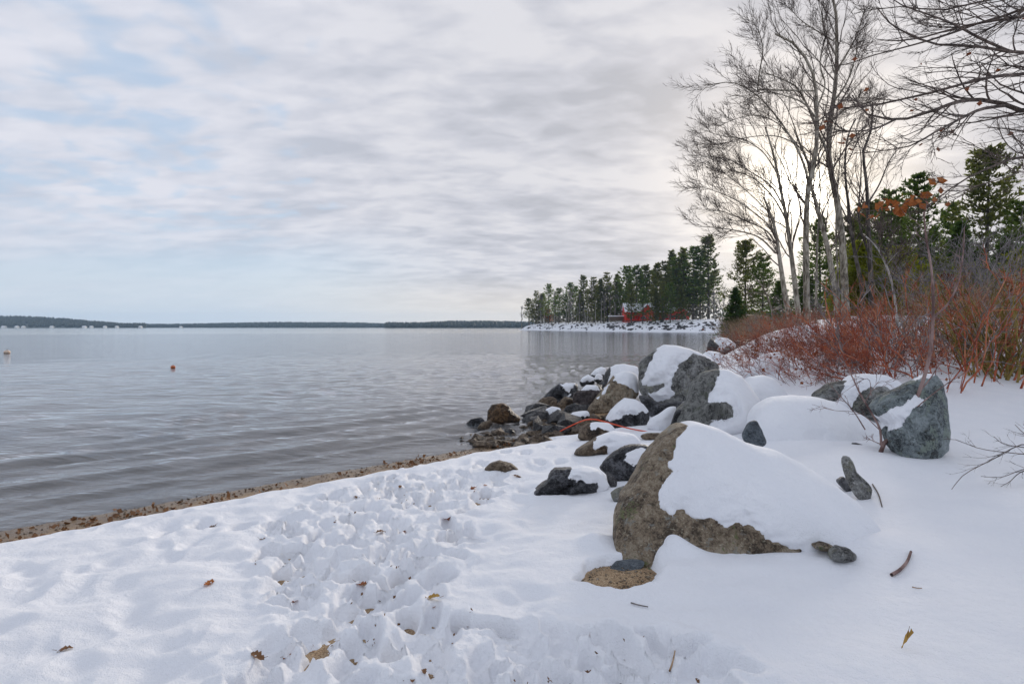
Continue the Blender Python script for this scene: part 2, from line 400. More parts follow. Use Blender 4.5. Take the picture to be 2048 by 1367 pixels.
def snow_thick(x, y):
    x = np.asarray(x, float); y = np.asarray(y, float)
    P = np.stack([x, y], -1)
    sd = land_sd(x, y)
    tr = (P - P0) @ TAN
    edge = np.where(tr < 7.0, shore_edge(x, y), .42 + (tr-7.0)*.5)
    edge = np.clip(edge, .3, 1.4) + .12*fbm(x*2, y*2, oct=2)*sstep(6.5, 8, tr)
    e = sd - edge
    th = np.where(e > 0, .13*np.sqrt(np.clip(e/.45, 0, 1)), np.maximum(e*.35, -.12)) - .012
    near = np.hypot(x, y) < 26
    r_in = sdpoly(P, CH_W)
    ch = sstep(-.30, .38, r_in + .12*fbm(x*2.2, y*2.2, oct=2))
    und = .020*fbm(x*1.3 + 3, y*1.9, oct=3) * sstep(2.5, .5, x - .25*y)
    left = sstep(1.2, -.3, x) * .022 * fbm(x*2.6, y*4.2, oct=2)
    th = th + np.where(e > .05, (und + left) * sstep(0, .4, e), 0)
    th = th + np.where(e > .3, .05*fbm(x*.35, y*.35, oct=2)*sstep(.3, 2, e), 0)
    lump = ch * (.034*np.abs(fbm(x*6, y*6, oct=3)) + .020*np.abs(pnoise(x*13, y*13)) + .012*np.abs(pnoise(x*25, y*25)) - .022)
    th = th + np.where(near & (e > 0), lump, 0)
    pit = np.zeros_like(th); rim = np.zeros_like(th)
    for (cx, cy, a, L, W, dp) in PITS:
        m = (np.abs(x-cx) < .5) & (np.abs(y-cy) < .5)
        if not m.any(): continue
        dx, dy = x[m]-cx, y[m]-cy; ca, sa = math.cos(a), math.sin(a)
        wob = 1 + .35*pnoise(x[m]*9 + cx, y[m]*9)
        u = (dx*ca + dy*sa)/W; v = (-dx*sa + dy*ca)/L
        q = np.sqrt(u*u + v*v) * wob
        pit[m] = np.maximum(pit[m], dp*.88*sstep(1.28, .52, q))
        rim[m] = np.maximum(rim[m], .013*np.exp(-((q-1.6)/.45)**2))
    dim = np.zeros_like(th)
    for (cx, cy, a, L, W, dp) in DIMP:
        m = (np.abs(x-cx) < .6) & (np.abs(y-cy) < .6)
        if not m.any(): continue
        dx, dy = x[m]-cx, y[m]-cy; ca, sa = math.cos(a), math.sin(a)
        u = (dx*ca + dy*sa)/W; v = (-dx*sa + dy*ca)/L
        dim[m] = np.maximum(dim[m], dp*np.exp(-(u*u + v*v)**1.3))
    th = th - dim*sstep(.05, .5, e)*(1 - .6*ch)
    for (X_, Y_, sx, hh_) in DRIFT:
        th = th + hh_*np.exp(-((x-X_)**2 + (y-Y_)**2)/sx**2)
    th = th + np.where(e > 0, (rim*(1 - sstep(0, .03, pit)) - pit*sstep(0, .3, e)), 0)
    g = sdpoly(P, GRAVEL_W) + .03*pnoise(x*12, y*12)
    th = th - gravel_hump(x, y) - .07*sstep(-.05, .03, g)
    return th
def snow_z(x, y): return ground_z(x, y) + snow_thick(x, y)
def hit(X, Y, zf=None, dmin=1.5, dmax=80):
    """where the sight line of a photo pixel meets the snow"""
    d = np.geomspace(dmin, dmax, 2500); zz = CAMZ - (Y-HZ)/F*d
    g = np.maximum(snow_z((X-1024)/F*d, d), ground_z((X-1024)/F*d, d))
    k = np.argmax(zz < g)
    return np.array([(X-1024)/F*d[k], d[k], g[k]])

def polar(radii, angs, zf, name, m, closed=False):
    R, A = np.meshgrid(radii, angs, indexing='ij')
    x = R*np.sin(A); y = R*np.cos(A); z = zf(x, y)
    nr, na = R.shape; idx = np.arange(nr*na).reshape(nr, na)
    f = np.stack([idx[:-1, :-1], idx[:-1, 1:], idx[1:, 1:], idx[1:, :-1]], -1).reshape(-1, 4)
    return np.stack([x, y, z], -1).reshape(-1, 3), f
def rad_steps(r0, r1, k, mn, mx):
    r = [r0]
    while r[-1] < r1: r.append(r[-1] + min(max(k*r[-1]**2, mn), mx))
    return np.array(r)
def ang_steps(half, fine, coarse):
    a = np.arange(-half, half, fine); b = np.arange(half, math.pi*2 - half + coarse*.5, coarse)
    return np.concatenate([a, b[:-1], [2*math.pi - half]])
def keep(V, f, m):
    """drop faces whose corners all fail m, and the loose vertices"""
    ok = m[f].any(1); f = f[ok]; used = np.unique(f); re = np.full(len(V), -1); re[used] = np.arange(len(used))
    return V[used], re[f]
print('terrain...')
V, f = polar(rad_steps(.35, 46, .0013, .0145, 1.2), ang_steps(rad(47), rad(.14), rad(2.4)), snow_z, 'snow', None)
gz = ground_z(V[:, 0], V[:, 1])
V, f = keep(V, f, V[:, 2] > gz - .02)
tag(mesh('snow_ground', V, f, M['snow']), kind='structure')
V, f = polar(np.concatenate([rad_steps(.3, 46, .004, .06, 1.5), np.geomspace(48, 700, 60)]), ang_steps(rad(47), rad(.4), rad(3)), lambda x, y: ground_z(x, y) + .006*fbm(x*6, y*6, oct=2) - 2.0*sstep(44, 60, np.hypot(x, y)), 'sand', None)
tag(mesh('sand_beach', V, f, M['sand']), kind='structure')
# snow lying on the farther land: the wooded bank and the point
def far_snow(x, y):
    sd = land_sd(x, y)
    return np.where(y > 190, np.maximum(ground_z(x, y), .02), ground_z(x, y)) + np.where(sd > np.where(y > 190, -1.5, .3), .15 + .25*np.abs(fbm(x*.3, y*.3, oct=3))*sstep(1, 5, sd), -.3)
V, f = polar(np.concatenate([np.geomspace(44, 700, 230)]), np.linspace(rad(-6), rad(75), 420), far_snow, 'far', None)
sdv = land_sd(V[:, 0], V[:, 1]); V, f = keep(V, f, sdv > -2.5)
tag(mesh('snowy_far_bank', V, f, M['snow']), kind='structure')
# the lake
def wave_z(x, y):
    r = np.hypot(x, y); P = np.stack([x, y], -1); s = -((P - P0) @ NRM); t_ = (P - P0) @ TAN
    ph = s*2*math.pi/.85 + 1.5*fbm(t_*.22, s*.3, oct=2) * 2.2
    w = .027*np.sin(ph)*(.55 + .9*pnoise(t_*.22 + 4, s*.7)) + .011*np.sin(s*2*math.pi/.47 + 3.0*fbm(t_*.35+9, s*.4, oct=2) + 1)
    w = w + .020*fbm(t_*.40, s*1.3, oct=3) + .004*fbm(t_*2.0, s*5.5, oct=2)
    calm = sstep(0, 1.6, s)*.85 + .15
    return 1.4 * w * calm * sstep(55, 16, r)
V, f = polar(np.concatenate([rad_steps(3.0, 40, .0016, .03, .6), np.geomspace(41, 9000, 110)]), np.concatenate([np.linspace(rad(-100), rad(-50), 40)[:-1], np.arange(rad(-50), rad(50), rad(.16)), np.linspace(rad(50), rad(100), 30)]), wave_z, 'water', None)
sdv = land_sd(V[:, 0], V[:, 1]); V, f = keep(V, f, sdv < 2.5)
tag(mesh('lake', V, f, M['water']), kind='structure')
# ------------------------------------------------------------------ boulders
def T1(p): return [(850 + x/3.151, 650 + y/3.151) for x, y in p]
def T2(p): return [(1150 + x/2.279, 660 + y/2.279) for x, y in p]
def rock(name, label, outline, snow=(), d=None, D=None, m='grey', nt=72, nr=22, seed=1, group=None, thick=.05, cat='boulder', box=2.4, kf=16, front=None, rough=1.0, part_label=None, lean=.4, Df=None):
    """an outline in photo pixels gets its distance d, its own depth D, facets, and a cap of snow where the snow polygons say"""
    o = np.array(outline, float); r = np.random.default_rng(seed)
    lo, hi = o.min(0), o.max(0); wpx = hi[0]-lo[0]; hpx = hi[1]-lo[1]
    if d is None:                         # stand it on the ground below its foot
        fx, fy = front if front else (o[:, 0].mean(), hi[1]-3)
        hp = hit(fx, fy); df = hp[1]
        D_ = D if D else .42*wpx/F*df
        d = df + .62*D_
    if D is None: D = .42*wpx/F*d
    if Df is None: Df = D*.8
    dens = []
    for i in range(len(o)):
        a, b = o[i], o[(i+1) % len(o)]
        for k in range(24): dens.append(a + (b-a)*k/24)
    dens = np.array(dens); c = (dens.mean(0) + (lo+hi)/2)/2
    if not inpoly(c[None], o)[0]: c = dens.mean(0)
    ang = np.arctan2(dens[:, 1]-c[1], dens[:, 0]-c[0]); rr = np.hypot(dens[:, 0]-c[0], dens[:, 1]-c[1])
    th = np.linspace(-math.pi, math.pi, nt, endpoint=False)
    order = np.argsort(ang); R = np.interp(th, ang[order], rr[order], period=2*math.pi)
    R = .5*R + .25*(np.roll(R, 1) + np.roll(R, -1))
    R0 = R.copy()
    R = R * (1 + rough*(.022*pnoise(np.cos(th)*3+seed, np.sin(th)*3, np.full(nt, seed*1.7)) + .016*pnoise(np.cos(th)*9, np.sin(th)*9, np.full(nt, seed*.7))))
    rho = np.sin(np.linspace(0, 1, nr+1)[1:]*math.pi/2)
    RHO, TH = np.meshgrid(rho, th, indexing='ij')
    prof = np.clip(1 - RHO**box, 0, 1)**(1/2.1)
    qx, qy = RHO*np.cos(TH), RHO*np.sin(TH)
    Rw = np.sqrt(wpx*hpx)/2/F*d
    out = []
    for side in (0, 1):
        q = np.stack([qx, qy, prof], -1); ql = np.linalg.norm(q, axis=-1)
        s = np.ones_like(prof)
        for k in range(kf):
            n = r.normal(size=3); n[2] = abs(n[2]) + .25; n /= np.linalg.norm(n); h = r.uniform(.55, .93)
            dd = q @ n
            s = np.minimum(s, np.where(dd > 1e-3, h/np.maximum(dd, 1e-3), 9))
        s = np.minimum(s, 1)
        pf = prof*s
        pf = pf * (1 + rough*((.20*fbm(qx*2.2+seed, qy*2.2, prof*2.2+side*7, oct=5, gain=.55)) + .10*np.abs(pnoise(qx*6, qy*6+seed, prof*6))) )
        U = c[0] + RHO*np.cos(TH)*R[None]; Vv = c[1] + RHO*np.sin(TH)*R[None]
        UV = np.stack([U, Vv], -1)
        sd = np.full(U.shape, -1e3)
        for poly in snow: sd = np.maximum(sd, sdpoly(UV, poly))
        sd = sd/F*d
        sd = sd + np.where(sd > -900, .035*fbm(U/F*d*7, Vv/F*d*7, np.full(U.shape, seed*3.3), oct=4, gain=.62), 0)
        out.append((pf, U, Vv, sd))
    base = np.array([(c[0]-1024)/F*d, d, 0.0]); base[2] = CAMZ - (hi[1]-HZ)/F*d
    def place(U, Vv, pf, side):
        d_ = d + lean*(hi[1]-Vv)/F*d
        y = d_ - Df*pf if side == 0 else d_ + D*pf
        sc_ = y if side == 0 else d_
        return np.stack([(U-1024)/F*sc_, y, CAMZ - (Vv-HZ)/F*sc_], -1)
    def assemble(fa, fb):
        nA = nr*nt; V = np.concatenate([fa[0].reshape(-1, 3), fa[1][None], fb[0][:-1].reshape(-1, 3), fb[1][None]])
        ia = np.arange(nA).reshape(nr, nt); ca = nA
        ib = np.concatenate([(np.arange((nr-1)*nt) + nA + 1).reshape(nr-1, nt), ia[-1:]]); cb = nA + 1 + (nr-1)*nt
        qs, ts = [], []
        for I, cc, flip in ((ia, ca, False), (ib, cb, True)):
            a, b, c2, d2 = I[:-1], np.roll(I, -1, 1)[:-1], np.roll(I, -1, 1)[1:], I[1:]
            fq = np.stack([a, b, c2, d2], -1).reshape(-1, 4); ft = np.stack([np.full(nt, cc), np.roll(I[0], -1), I[0]], -1)
            qs.append(fq[:, ::-1] if not flip else fq); ts.append(ft[:, ::-1] if not flip else ft)
        qs, ts = np.concatenate(qs), np.concatenate(ts)
        v = V - V.mean(0); vol = (v[qs[:, 0]]*np.cross(v[qs[:, 1]], v[qs[:, 2]])).sum() + (v[qs[:, 0]]*np.cross(v[qs[:, 2]], v[qs[:, 3]])).sum()
        return V, ([qs, ts] if vol > 0 else [qs[:, ::-1], ts[:, ::-1]])
    tin = thick/Rw
    rk, sn = [], []
    for side in (0, 1):
        pf, U, Vv, sd = out[side]
        m_ = sstep(0, .07, sd)
        k = 1 - min(tin, .3)*m_
        rp = place(c[0] + (U-c[0])*k, c[1] + (Vv-c[1])*k, pf*k, side)
        pc = pf[0].mean()*(1 - min(tin, .3)*m_[0].mean())
        rk.append((rp, place(np.array(c[0]), np.array(c[1]), np.array(pc), side)))
        if len(snow):
            blur = pf.copy()
            for _ in range(6): blur = .34*blur + .165*(np.roll(blur, 1, 1) + np.roll(blur, -1, 1)) + .165*(np.roll(blur, 1, 0) + np.roll(blur, -1, 0)) if False else .5*blur + .25*(np.roll(blur, 2, 1) + np.roll(blur, -2, 1))
            wide = sstep(0, .30, sd)
            sp = blur*(1-.65*wide) + prof*.65*wide + .008
            lip = np.where(sd > 0, np.sqrt(np.clip(sd/.05, 0, 1)), 0)
            ks = np.where(sd > 0, 1 - .035*(1-lip), 1 - .035 - np.clip(-sd*.5, 0, .12)/Rw)
            sp = np.where(sd > 0, sp*(.965+.035*lip), pf - .05 - np.clip(-sd, 0, .1))
            U2 = c[0] + RHO*np.cos(TH)*(R0*.6+R*.4)[None]; V2 = c[1] + RHO*np.sin(TH)*(R0*.6+R*.4)[None]
            und = 1 + .010*fbm(qx*2.5+seed, qy*2.5, prof*2, oct=2)
            p3 = place(c[0] + (U2-c[0])*ks*und, c[1] + (V2-c[1])*ks*und, sp, side)
            sn.append((p3, place(np.array(c[0]), np.array(c[1]), np.array(sp[0].mean()), side), sd))
    root = empty(name, base); tag(root, label, cat, group)
    V, fs = assemble(rk[0][:2], rk[1][:2])
    ob = mesh('stone', V, fs, M[m], root, True, base)
    if part_label: ob['label'] = part_label
    if len(snow) and (sn[0][2] > 0).any():
        V, fs = assemble(sn[0][:2], sn[1][:2])
        sdv = np.concatenate([sn[0][2].ravel(), [sn[0][2][0].mean()], sn[1][2][:-1].ravel(), [sn[1][2][0].mean()]])
        keepm = sdv > -.06
        fs = [f[keepm[f].any(1)] for f in fs]
        mesh('snow_cap', V, fs, M['snow'], root, True, base)
    return root, d
def allof(p, g=60):
    a = np.array(p); c = a.mean(0); return [tuple(c + (q-c)*3) for q in a]
print('rocks...')
# the great boulder in front
o = T2([(186, 1010), (183, 880), (215, 780), (300, 650), (350, 560), (400, 490), (470, 440), (560, 425), (660, 450), (800, 520), (930, 555), (1040, 610), (1190, 710), (1310, 800), (1385, 890), (1425, 985), (1440, 1060), (1300, 1130), (1000, 1150), (700, 1150), (440, 1130), (260, 1130), (195, 1090)])
s = T2([(500, 395), (478, 450), (455, 500), (440, 560), (432, 640), (385, 700), (370, 770), (388, 830), (430, 850), (480, 843), (545, 855), (580, 872), (620, 865), (650, 895), (690, 897), (740, 885), (800, 915), (860, 940), (900, 970), (960, 1000), (1012, 1027), (1060, 1090), (1100, 1300), (1700, 1200), (1600, 400), (700, 300)])
rock('boulder', 'largest tan mossy boulder, broad snow sheet on top, bare gravel patch at its foot', o, [s], 3.74, .85, 'tan', 200, 80, 11, thick=.06, box=2.6, kf=9, lean=.75, Df=.30)
rock('boulder', 'small flat oval grey stone poking from the snow low on the largest boulder\'s right', T2([(1165, 1005), (1200, 985), (1250, 995), (1285, 1025), (1283, 1052), (1230, 1064), (1175, 1050), (1158, 1030)]), (), None, .12, 'grey', 40, 12, 12, cat='stone', lean=.5, Df=.13, front=(1685, 1132))
rock('boulder', 'small jagged lichened stone chip left of the flat oval stone on the largest boulder', T2([(1075, 985), (1130, 968), (1160, 975), (1190, 990), (1165, 1010), (1120, 1005)]), (), None, .12, 'tan', 36, 10, 13, cat='stone', lean=.5, Df=.12, front=(1650, 1114))
B = []   # name label outline snow d D mat seed
def b1(label, o, s, d, m, seed, D=None, tf=T1, nt=72, nr=22, **kw):
    rock('boulder', label, tf(o), [tf(q) if q != 'all' else allof(tf(o)) for q in s], d, D, m, nt, nr, seed, group='shore boulders', **kw)
b1('tallest boulder of the rock pile, snow sheet in its middle and bare grey right face',
   [(1345, 320), (1350, 240), (1390, 200), (1460, 150), (1510, 122), (1600, 130), (1700, 158), (1790, 200), (1850, 240), (1862, 300), (1840, 380), (1780, 460), (1700, 500), (1560, 520), (1450, 500), (1380, 460), (1350, 420)],
   [[(1462, 60), (1440, 165), (1420, 220), (1385, 270), (1365, 340), (1362, 390), (1440, 388), (1500, 365), (1512, 385), (1400, 432), (1412, 465), (1500, 492), (1545, 472), (1580, 440), (1555, 400), (1558, 345), (1600, 255), (1625, 228), (1660, 215), (1690, 182), (1750, 196), (1800, 225), (1870, 236), (1900, 60)]], 12.3, 'grey', 21, .8, nt=140, nr=50)
b1('leaning grey slab boulder with deep snow down its right side, behind the largest boulder',
   [(440, 470), (470, 360), (510, 330), (540, 235), (590, 190), (650, 175), (700, 178), (760, 210), (810, 270), (855, 340), (880, 430), (860, 520), (700, 540), (560, 520), (470, 500)],
   [[(664, 100), (655, 190), (635, 240), (610, 290), (597, 330), (640, 340), (690, 332), (722, 350), (722, 388), (680, 402), (630, 415), (600, 412), (640, 600), (1000, 600), (1000, 100)]], 8.9, 'slab', 22, .75, T2, 130, 46)
b1('wide rock mound wholly buried in smooth snow, right of the leaning slab',
   [(800, 420), (840, 345), (900, 308), (1000, 299), (1100, 304), (1200, 330), (1300, 380), (1390, 440), (1460, 540), (1490, 660), (1300, 760), (1100, 740), (950, 650), (830, 540)], ['all'], 7.3, 'grey', 23, .9, T2, 90, 30)
b1('small bluish grey stone sticking out of the snow above the largest boulder', [(760, 478), (790, 420), (825, 406), (850, 450), (878, 520), (830, 540), (770, 510)], [], 6.05, 'slate', 24, .12, T2, 40, 14, cat='stone')
b1('narrow upright lichened stone standing in the snow right of the largest boulder', [(1213, 580), (1238, 562), (1265, 592), (1282, 645), (1330, 690), (1358, 722), (1348, 775), (1310, 790), (1275, 750), (1240, 680), (1222, 630)], [], None, 'grey', 25, .10, T2, 60, 20, cat='stone', front=(1150+1315/2.279, 660+782/2.279))
b1('low dark stone tucked against the narrow upright stone', [(1190, 685), (1222, 662), (1245, 690), (1270, 740), (1250, 750), (1215, 715)], [], None, 'black', 26, .08, T2, 36, 12, cat='stone')
b1('small dark flat stone beside the foot of the red sapling', [(1255, 510), (1290, 515), (1340, 530), (1385, 545), (1390, 575), (1330, 560), (1265, 540)], [], 6.6, 'dark', 27, .10, T2, 40, 12, cat='stone')
b1('grey boulder with thick snow hood, left of the blue-green lichen boulder', [(1080, 300), (1160, 240), (1240, 228), (1280, 203), (1340, 199), (1420, 205), (1480, 232), (1510, 270), (1490, 340), (1420, 400), (1340, 400), (1240, 390), (1130, 360)],
   [[(1178, 330), (1205, 285), (1235, 235), (1262, 170), (1480, 160), (1530, 260), (1500, 285), (1450, 276), (1400, 262), (1350, 252), (1310, 290), (1265, 330), (1262, 420), (1180, 420)]], 8.2, 'grey', 28, .5, T2, 110, 36)
b1('rounded blue-green lichen boulder with snow patch behind the red sapling', [(1358, 355), (1400, 300), (1480, 258), (1540, 230), (1610, 194), (1652, 203), (1682, 250), (1700, 340), (1712, 460), (1705, 550), (1645, 600), (1580, 615), (1500, 600), (1440, 530), (1418, 480), (1425, 430), (1380, 390)],
   [[(1525, 245), (1560, 190), (1620, 170), (1660, 200), (1640, 212), (1600, 218), (1560, 238)], [(1422, 468), (1400, 425), (1375, 395), (1430, 360), (1490, 335), (1540, 292), (1580, 300), (1612, 306), (1590, 330), (1560, 345), (1538, 385), (1505, 415), (1500, 440), (1460, 455)]], None, 'blue', 29, .42, T2, 130, 46, front=(1150+1580/2.279, 660+604/2.279))
b1('dark boulder with rounded snow cap just left of the tallest boulder', [(1012, 548), (1090, 440), (1150, 370), (1190, 315), (1260, 289), (1320, 300), (1346, 340), (1352, 430), (1300, 500), (1200, 560), (1120, 590), (1050, 585)],
   [[(1178, 352), (1188, 290), (1270, 250), (1380, 320), (1370, 450), (1335, 425), (1300, 408), (1250, 372), (1200, 356)], [(1082, 462), (1150, 370), (1166, 368), (1142, 418), (1112, 458)]], 12.6, 'tan', 31, .5, nt=100, nr=34)
b1('snow-covered boulder behind the rounded cap, its left edge bare', [(1112, 400), (1135, 300), (1165, 265), (1210, 247), (1260, 244), (1345, 262), (1350, 340), (1250, 400), (1150, 420)], [[(1140, 370), (1165, 300), (1180, 230), (1400, 200), (1400, 450), (1150, 440)]], 14.2, 'dark', 32, .5)
b1('small snow-capped rock farthest out at the back of the rock pile', [(1035, 320), (1070, 280), (1110, 262), (1140, 270), (1148, 312), (1120, 345), (1060, 345)], [[(1020, 318), (1060, 240), (1170, 240), (1170, 318)]], 16.5, 'dark', 33)
b1('low snow-topped rock at the outer left rim of the rock pile', [(972, 362), (990, 330), (1030, 310), (1065, 330), (1072, 360), (1050, 385), (985, 385)], [[(960, 358), (1000, 290), (1090, 300), (1080, 356)]], 16, 'dark', 34)
b1('knob of snow on a small rock between two low capped rocks', [(1062, 345), (1075, 315), (1092, 302), (1120, 318), (1118, 350), (1090, 370)], [[(1055, 345), (1070, 290), (1130, 290), (1130, 348)]], 15, 'dark', 35)
b1('dark tilted slab with thin streaky snow at the outer edge of the pile', [(742, 455), (800, 400), (850, 363), (950, 360), (968, 390), (945, 440), (905, 490), (820, 485)], [[(850, 372), (880, 360), (965, 362), (940, 385), (925, 400), (910, 428), (885, 410), (865, 398)], [(890, 445), (920, 430), (925, 452), (900, 458)]], 14.6, 'black', 36)
b1('purple-brown flat-faced rock with a slim snow strip on top', [(932, 432), (990, 405), (1015, 375), (1085, 378), (1104, 410), (1105, 445), (1070, 500), (1020, 550), (960, 520), (930, 480)], [[(980, 412), (1000, 360), (1100, 360), (1108, 410)]], 13.3, 'purple', 37)
b1('ochre round rock at the water side of the pile', [(708, 485), (740, 456), (800, 448), (836, 470), (832, 515), (770, 545), (720, 530)], [], 13.9, 'brown', 38, nt=56, nr=16)
b1('pale brown rock beside the ochre round rock', [(830, 495), (880, 450), (930, 462), (938, 495), (885, 528), (840, 528)], [], 13.6, 'brown', 39, nt=56, nr=16)
b1('small dark rust rock low at the water side of the pile', [(636, 590), (680, 532), (740, 520), (785, 540), (750, 600), (700, 620)], [], 12.8, 'rust', 40, nt=56, nr=16)
b1('round rock with a snow cap on its left half near the gravel', [(740, 600), (760, 530), (800, 511), (850, 520), (868, 560), (855, 600), (800, 650), (745, 640)], [[(735, 600), (755, 520), (810, 480), (880, 530), (858, 552), (810, 546), (785, 570), (780, 596)]], 12.2, 'rust', 41)
b1('smooth dark rounded rock in the middle of the pile', [(858, 570), (890, 510), (950, 489), (1000, 508), (1015, 545), (970, 600), (900, 640), (868, 620)], [], 12.3, 'dark', 42)
b1('dark rock with a flat snow patch near the orange strap', [(848, 615), (905, 556), (960, 545), (1030, 538), (1042, 575), (1000, 610), (930, 650), (870, 645)], [[(902, 570), (930, 540), (1040, 520), (1050, 572), (1000, 582), (930, 586)]], 11.6, 'black', 43)
b1('black boulder with domed snow above the orange strap', [(1135, 600), (1170, 540), (1220, 490), (1260, 459), (1330, 468), (1380, 500), (1412, 545), (1418, 650), (1370, 680), (1290, 675), (1200, 655), (1145, 630)],
   [[(1120, 600), (1160, 520), (1220, 440), (1340, 430), (1440, 540), (1400, 556), (1372, 538), (1340, 562), (1312, 584), (1290, 570), (1258, 572), (1222, 600), (1170, 604)]], 10.6, 'black', 44, .5, nt=110, nr=36)
b1('dark wet rock in the shadowed gap below the tallest boulder', [(1340, 430), (1400, 448), (1490, 498), (1560, 490), (1640, 480), (1660, 560), (1560, 640), (1450, 600), (1380, 530)], [], 11.4, 'black', 45)
b1('snow-covered rock at the mouth of the dark gap', [(1395, 640), (1420, 590), (1480, 560), (1540, 515), (1590, 510), (1560, 600), (1545, 680), (1460, 690)], ['all'], 9.9, 'dark', 46)
b1('dark rock face at the left foot of the leaning slab', [(1535, 670), (1575, 545), (1610, 520), (1650, 540), (1660, 620), (1620, 700), (1560, 720)], [], 8.8, 'black', 47)
b1('brown rock with a snow crown just below the orange strap', [(962, 715), (970, 665), (1010, 622), (1080, 610), (1170, 618), (1205, 662), (1170, 715), (1110, 740), (1020, 738)], [[(1025, 668), (1040, 600), (1130, 580), (1230, 660), (1190, 672), (1130, 668), (1085, 650), (1055, 672)]], None, 'brown', 48)
b1('tilted brown rock at the left end of the orange strap', [(935, 655), (960, 620), (1010, 590), (1058, 588), (1045, 620), (985, 655)], [], 10.6, 'brown', 49, nt=56, nr=16)
b1('low flat rock blanketed with snow in front of the brown crowned rock', [(915, 812), (1000, 760), (1080, 708), (1200, 668), (1320, 688), (1372, 745), (1330, 800), (1200, 830), (1000, 832)], [[(1035, 772), (1090, 690), (1200, 620), (1400, 680), (1400, 820), (1200, 860), (1150, 800), (1138, 765), (1100, 775), (1070, 782)]], None, 'brown', 50)
b1('black glossy rock with a round snow patch left of the largest boulder', [(1098, 900), (1130, 850), (1200, 790), (1270, 756), (1340, 748), (1400, 755), (1432, 800), (1424, 860), (1390, 925), (1310, 1000), (1200, 990), (1140, 940)], [[(1248, 855), (1262, 812), (1310, 785), (1380, 773), (1406, 800), (1402, 870), (1350, 892), (1290, 890)]], None, 'black', 51, nt=110, nr=36)
b1('small brown stone beside the shoulder of the largest boulder', [(1345, 700), (1400, 680), (1480, 678), (1508, 702), (1470, 735), (1410, 735)], [], None, 'brown', 52, nt=48, nr=14, cat='stone')
b1('speckled dark rock with a snow hood on its right half', [(662, 1085), (700, 1030), (760, 1008), (790, 930), (820, 904), (930, 899), (1000, 888), (1090, 908), (1135, 950), (1165, 1020), (1100, 1080), (1000, 1075), (900, 1075), (800, 1090), (720, 1092)],
   [[(935, 840), (925, 900), (900, 945), (892, 982), (940, 968), (980, 975), (1010, 1000), (1040, 1012), (1080, 1000), (1085, 1130), (1250, 1130), (1250, 840)]], None, 'black', 53, nt=110, nr=36)
b1('small dark angular stone between the glossy rock and the largest boulder', [(1138, 918), (1180, 940), (1212, 980), (1208, 1015), (1180, 1035), (1152, 990)], [], None, 'dark', 54, nt=48, nr=14, cat='stone')
b1('small grey cracked stone at the left edge of the largest boulder', [(1168, 1055), (1200, 1030), (1260, 1008), (1278, 1060), (1242, 1115), (1200, 1128), (1180, 1095)], [], None, 'grey', 55, nt=48, nr=14, cat='stone')
b1('lone brown layered rock in the snow nearest the water', [(366, 912), (410, 870), (470, 853), (540, 870), (598, 914), (540, 948), (455, 940)], [], None, 'brown', 56, nt=80, nr=24)
b1('tall rust-brown rock at the waterline where gravel begins', [(388, 610), (395, 540), (420, 500), (490, 489), (530, 510), (560, 550), (604, 582), (595, 612), (500, 620)], [], 11.9, 'rust', 57, nt=80, nr=24)
b1('black wet rock at the water edge left of the rust-brown rock', [(240, 636), (290, 590), (350, 578), (378, 600), (345, 640), (300, 650)], [], 11.7, 'black', 58, nt=56, nr=16)
b1('pale brown slab leaning between black wet rock and rust-brown rock', [(322, 650), (360, 610), (415, 594), (428, 622), (392, 662)], [], 11.3, 'brown', 59, nt=48, nr=14)
b1('tiny rust stone just breaking the water off the beach', [(70, 690), (95, 675), (130, 678), (140, 695), (110, 712), (80, 706)], [], 10.9, 'rust', 60, nt=36, nr=10, cat='stone')
b1('black stone standing on the gravel spit', [(490, 690), (505, 660), (550, 655), (572, 678), (545, 700), (505, 704)], [], 10.7, 'black', 61, nt=40, nr=12, cat='stone')
b1('dark upright rock beside snow at the shrubs\' water end', [(1776, 150), (1790, 105), (1805, 82), (1832, 108), (1856, 132), (1825, 172), (1790, 168)], [], 20, 'dark', 62, .3)
b1('grey rock half under snow at the shrubs\' water end', [(1810, 120), (1850, 75), (1910, 82), (1960, 120), (1950, 190), (1850, 190)], [[(1800, 100), (1850, 40), (1990, 60), (1960, 150), (1900, 130), (1880, 170), (1840, 160)]], 20.6, 'grey', 63, .5)
b1('long low rock under snow behind the tallest boulder', [(1750, 190), (1790, 160), (1850, 170), (1910, 200), (1950, 240), (1860, 270), (1770, 250)], ['all'], 15.5, 'grey', 64, .5)
b1('high snow dome at the left end of the red shrubs', [(760, 200), (830, 142), (880, 106), (930, 99), (968, 125), (985, 180), (960, 230), (850, 240), (770, 225)], ['all'], 12.6, 'grey', 65, .6, T2)
b1('smooth snow dome in front of the red shrubs, nearest the leaning slab', [(750, 260), (800, 214), (860, 204), (910, 222), (950, 262), (980, 310), (950, 350), (850, 350), (770, 320)], ['all'], 10.2, 'grey', 66, .5, T2)
b1('little snow bump between the tallest boulder and the high snow dome', [(730, 178), (755, 156), (785, 156), (806, 172), (790, 200), (745, 200)], ['all'], 13.5, 'grey', 67, .3, T2, 48, 14)
rock('flat_stone', 'blue-grey split stone lying on the gravel patch under the largest boulder', [(1218, 1136), (1232, 1122), (1262, 1118), (1292, 1120), (1286, 1134), (1268, 1146), (1240, 1150), (1222, 1146)], (), None, .06, 'slate', 48, 12, 71, cat='stone', lean=2.0, Df=.035, front=(1250, 1150), kf=30)

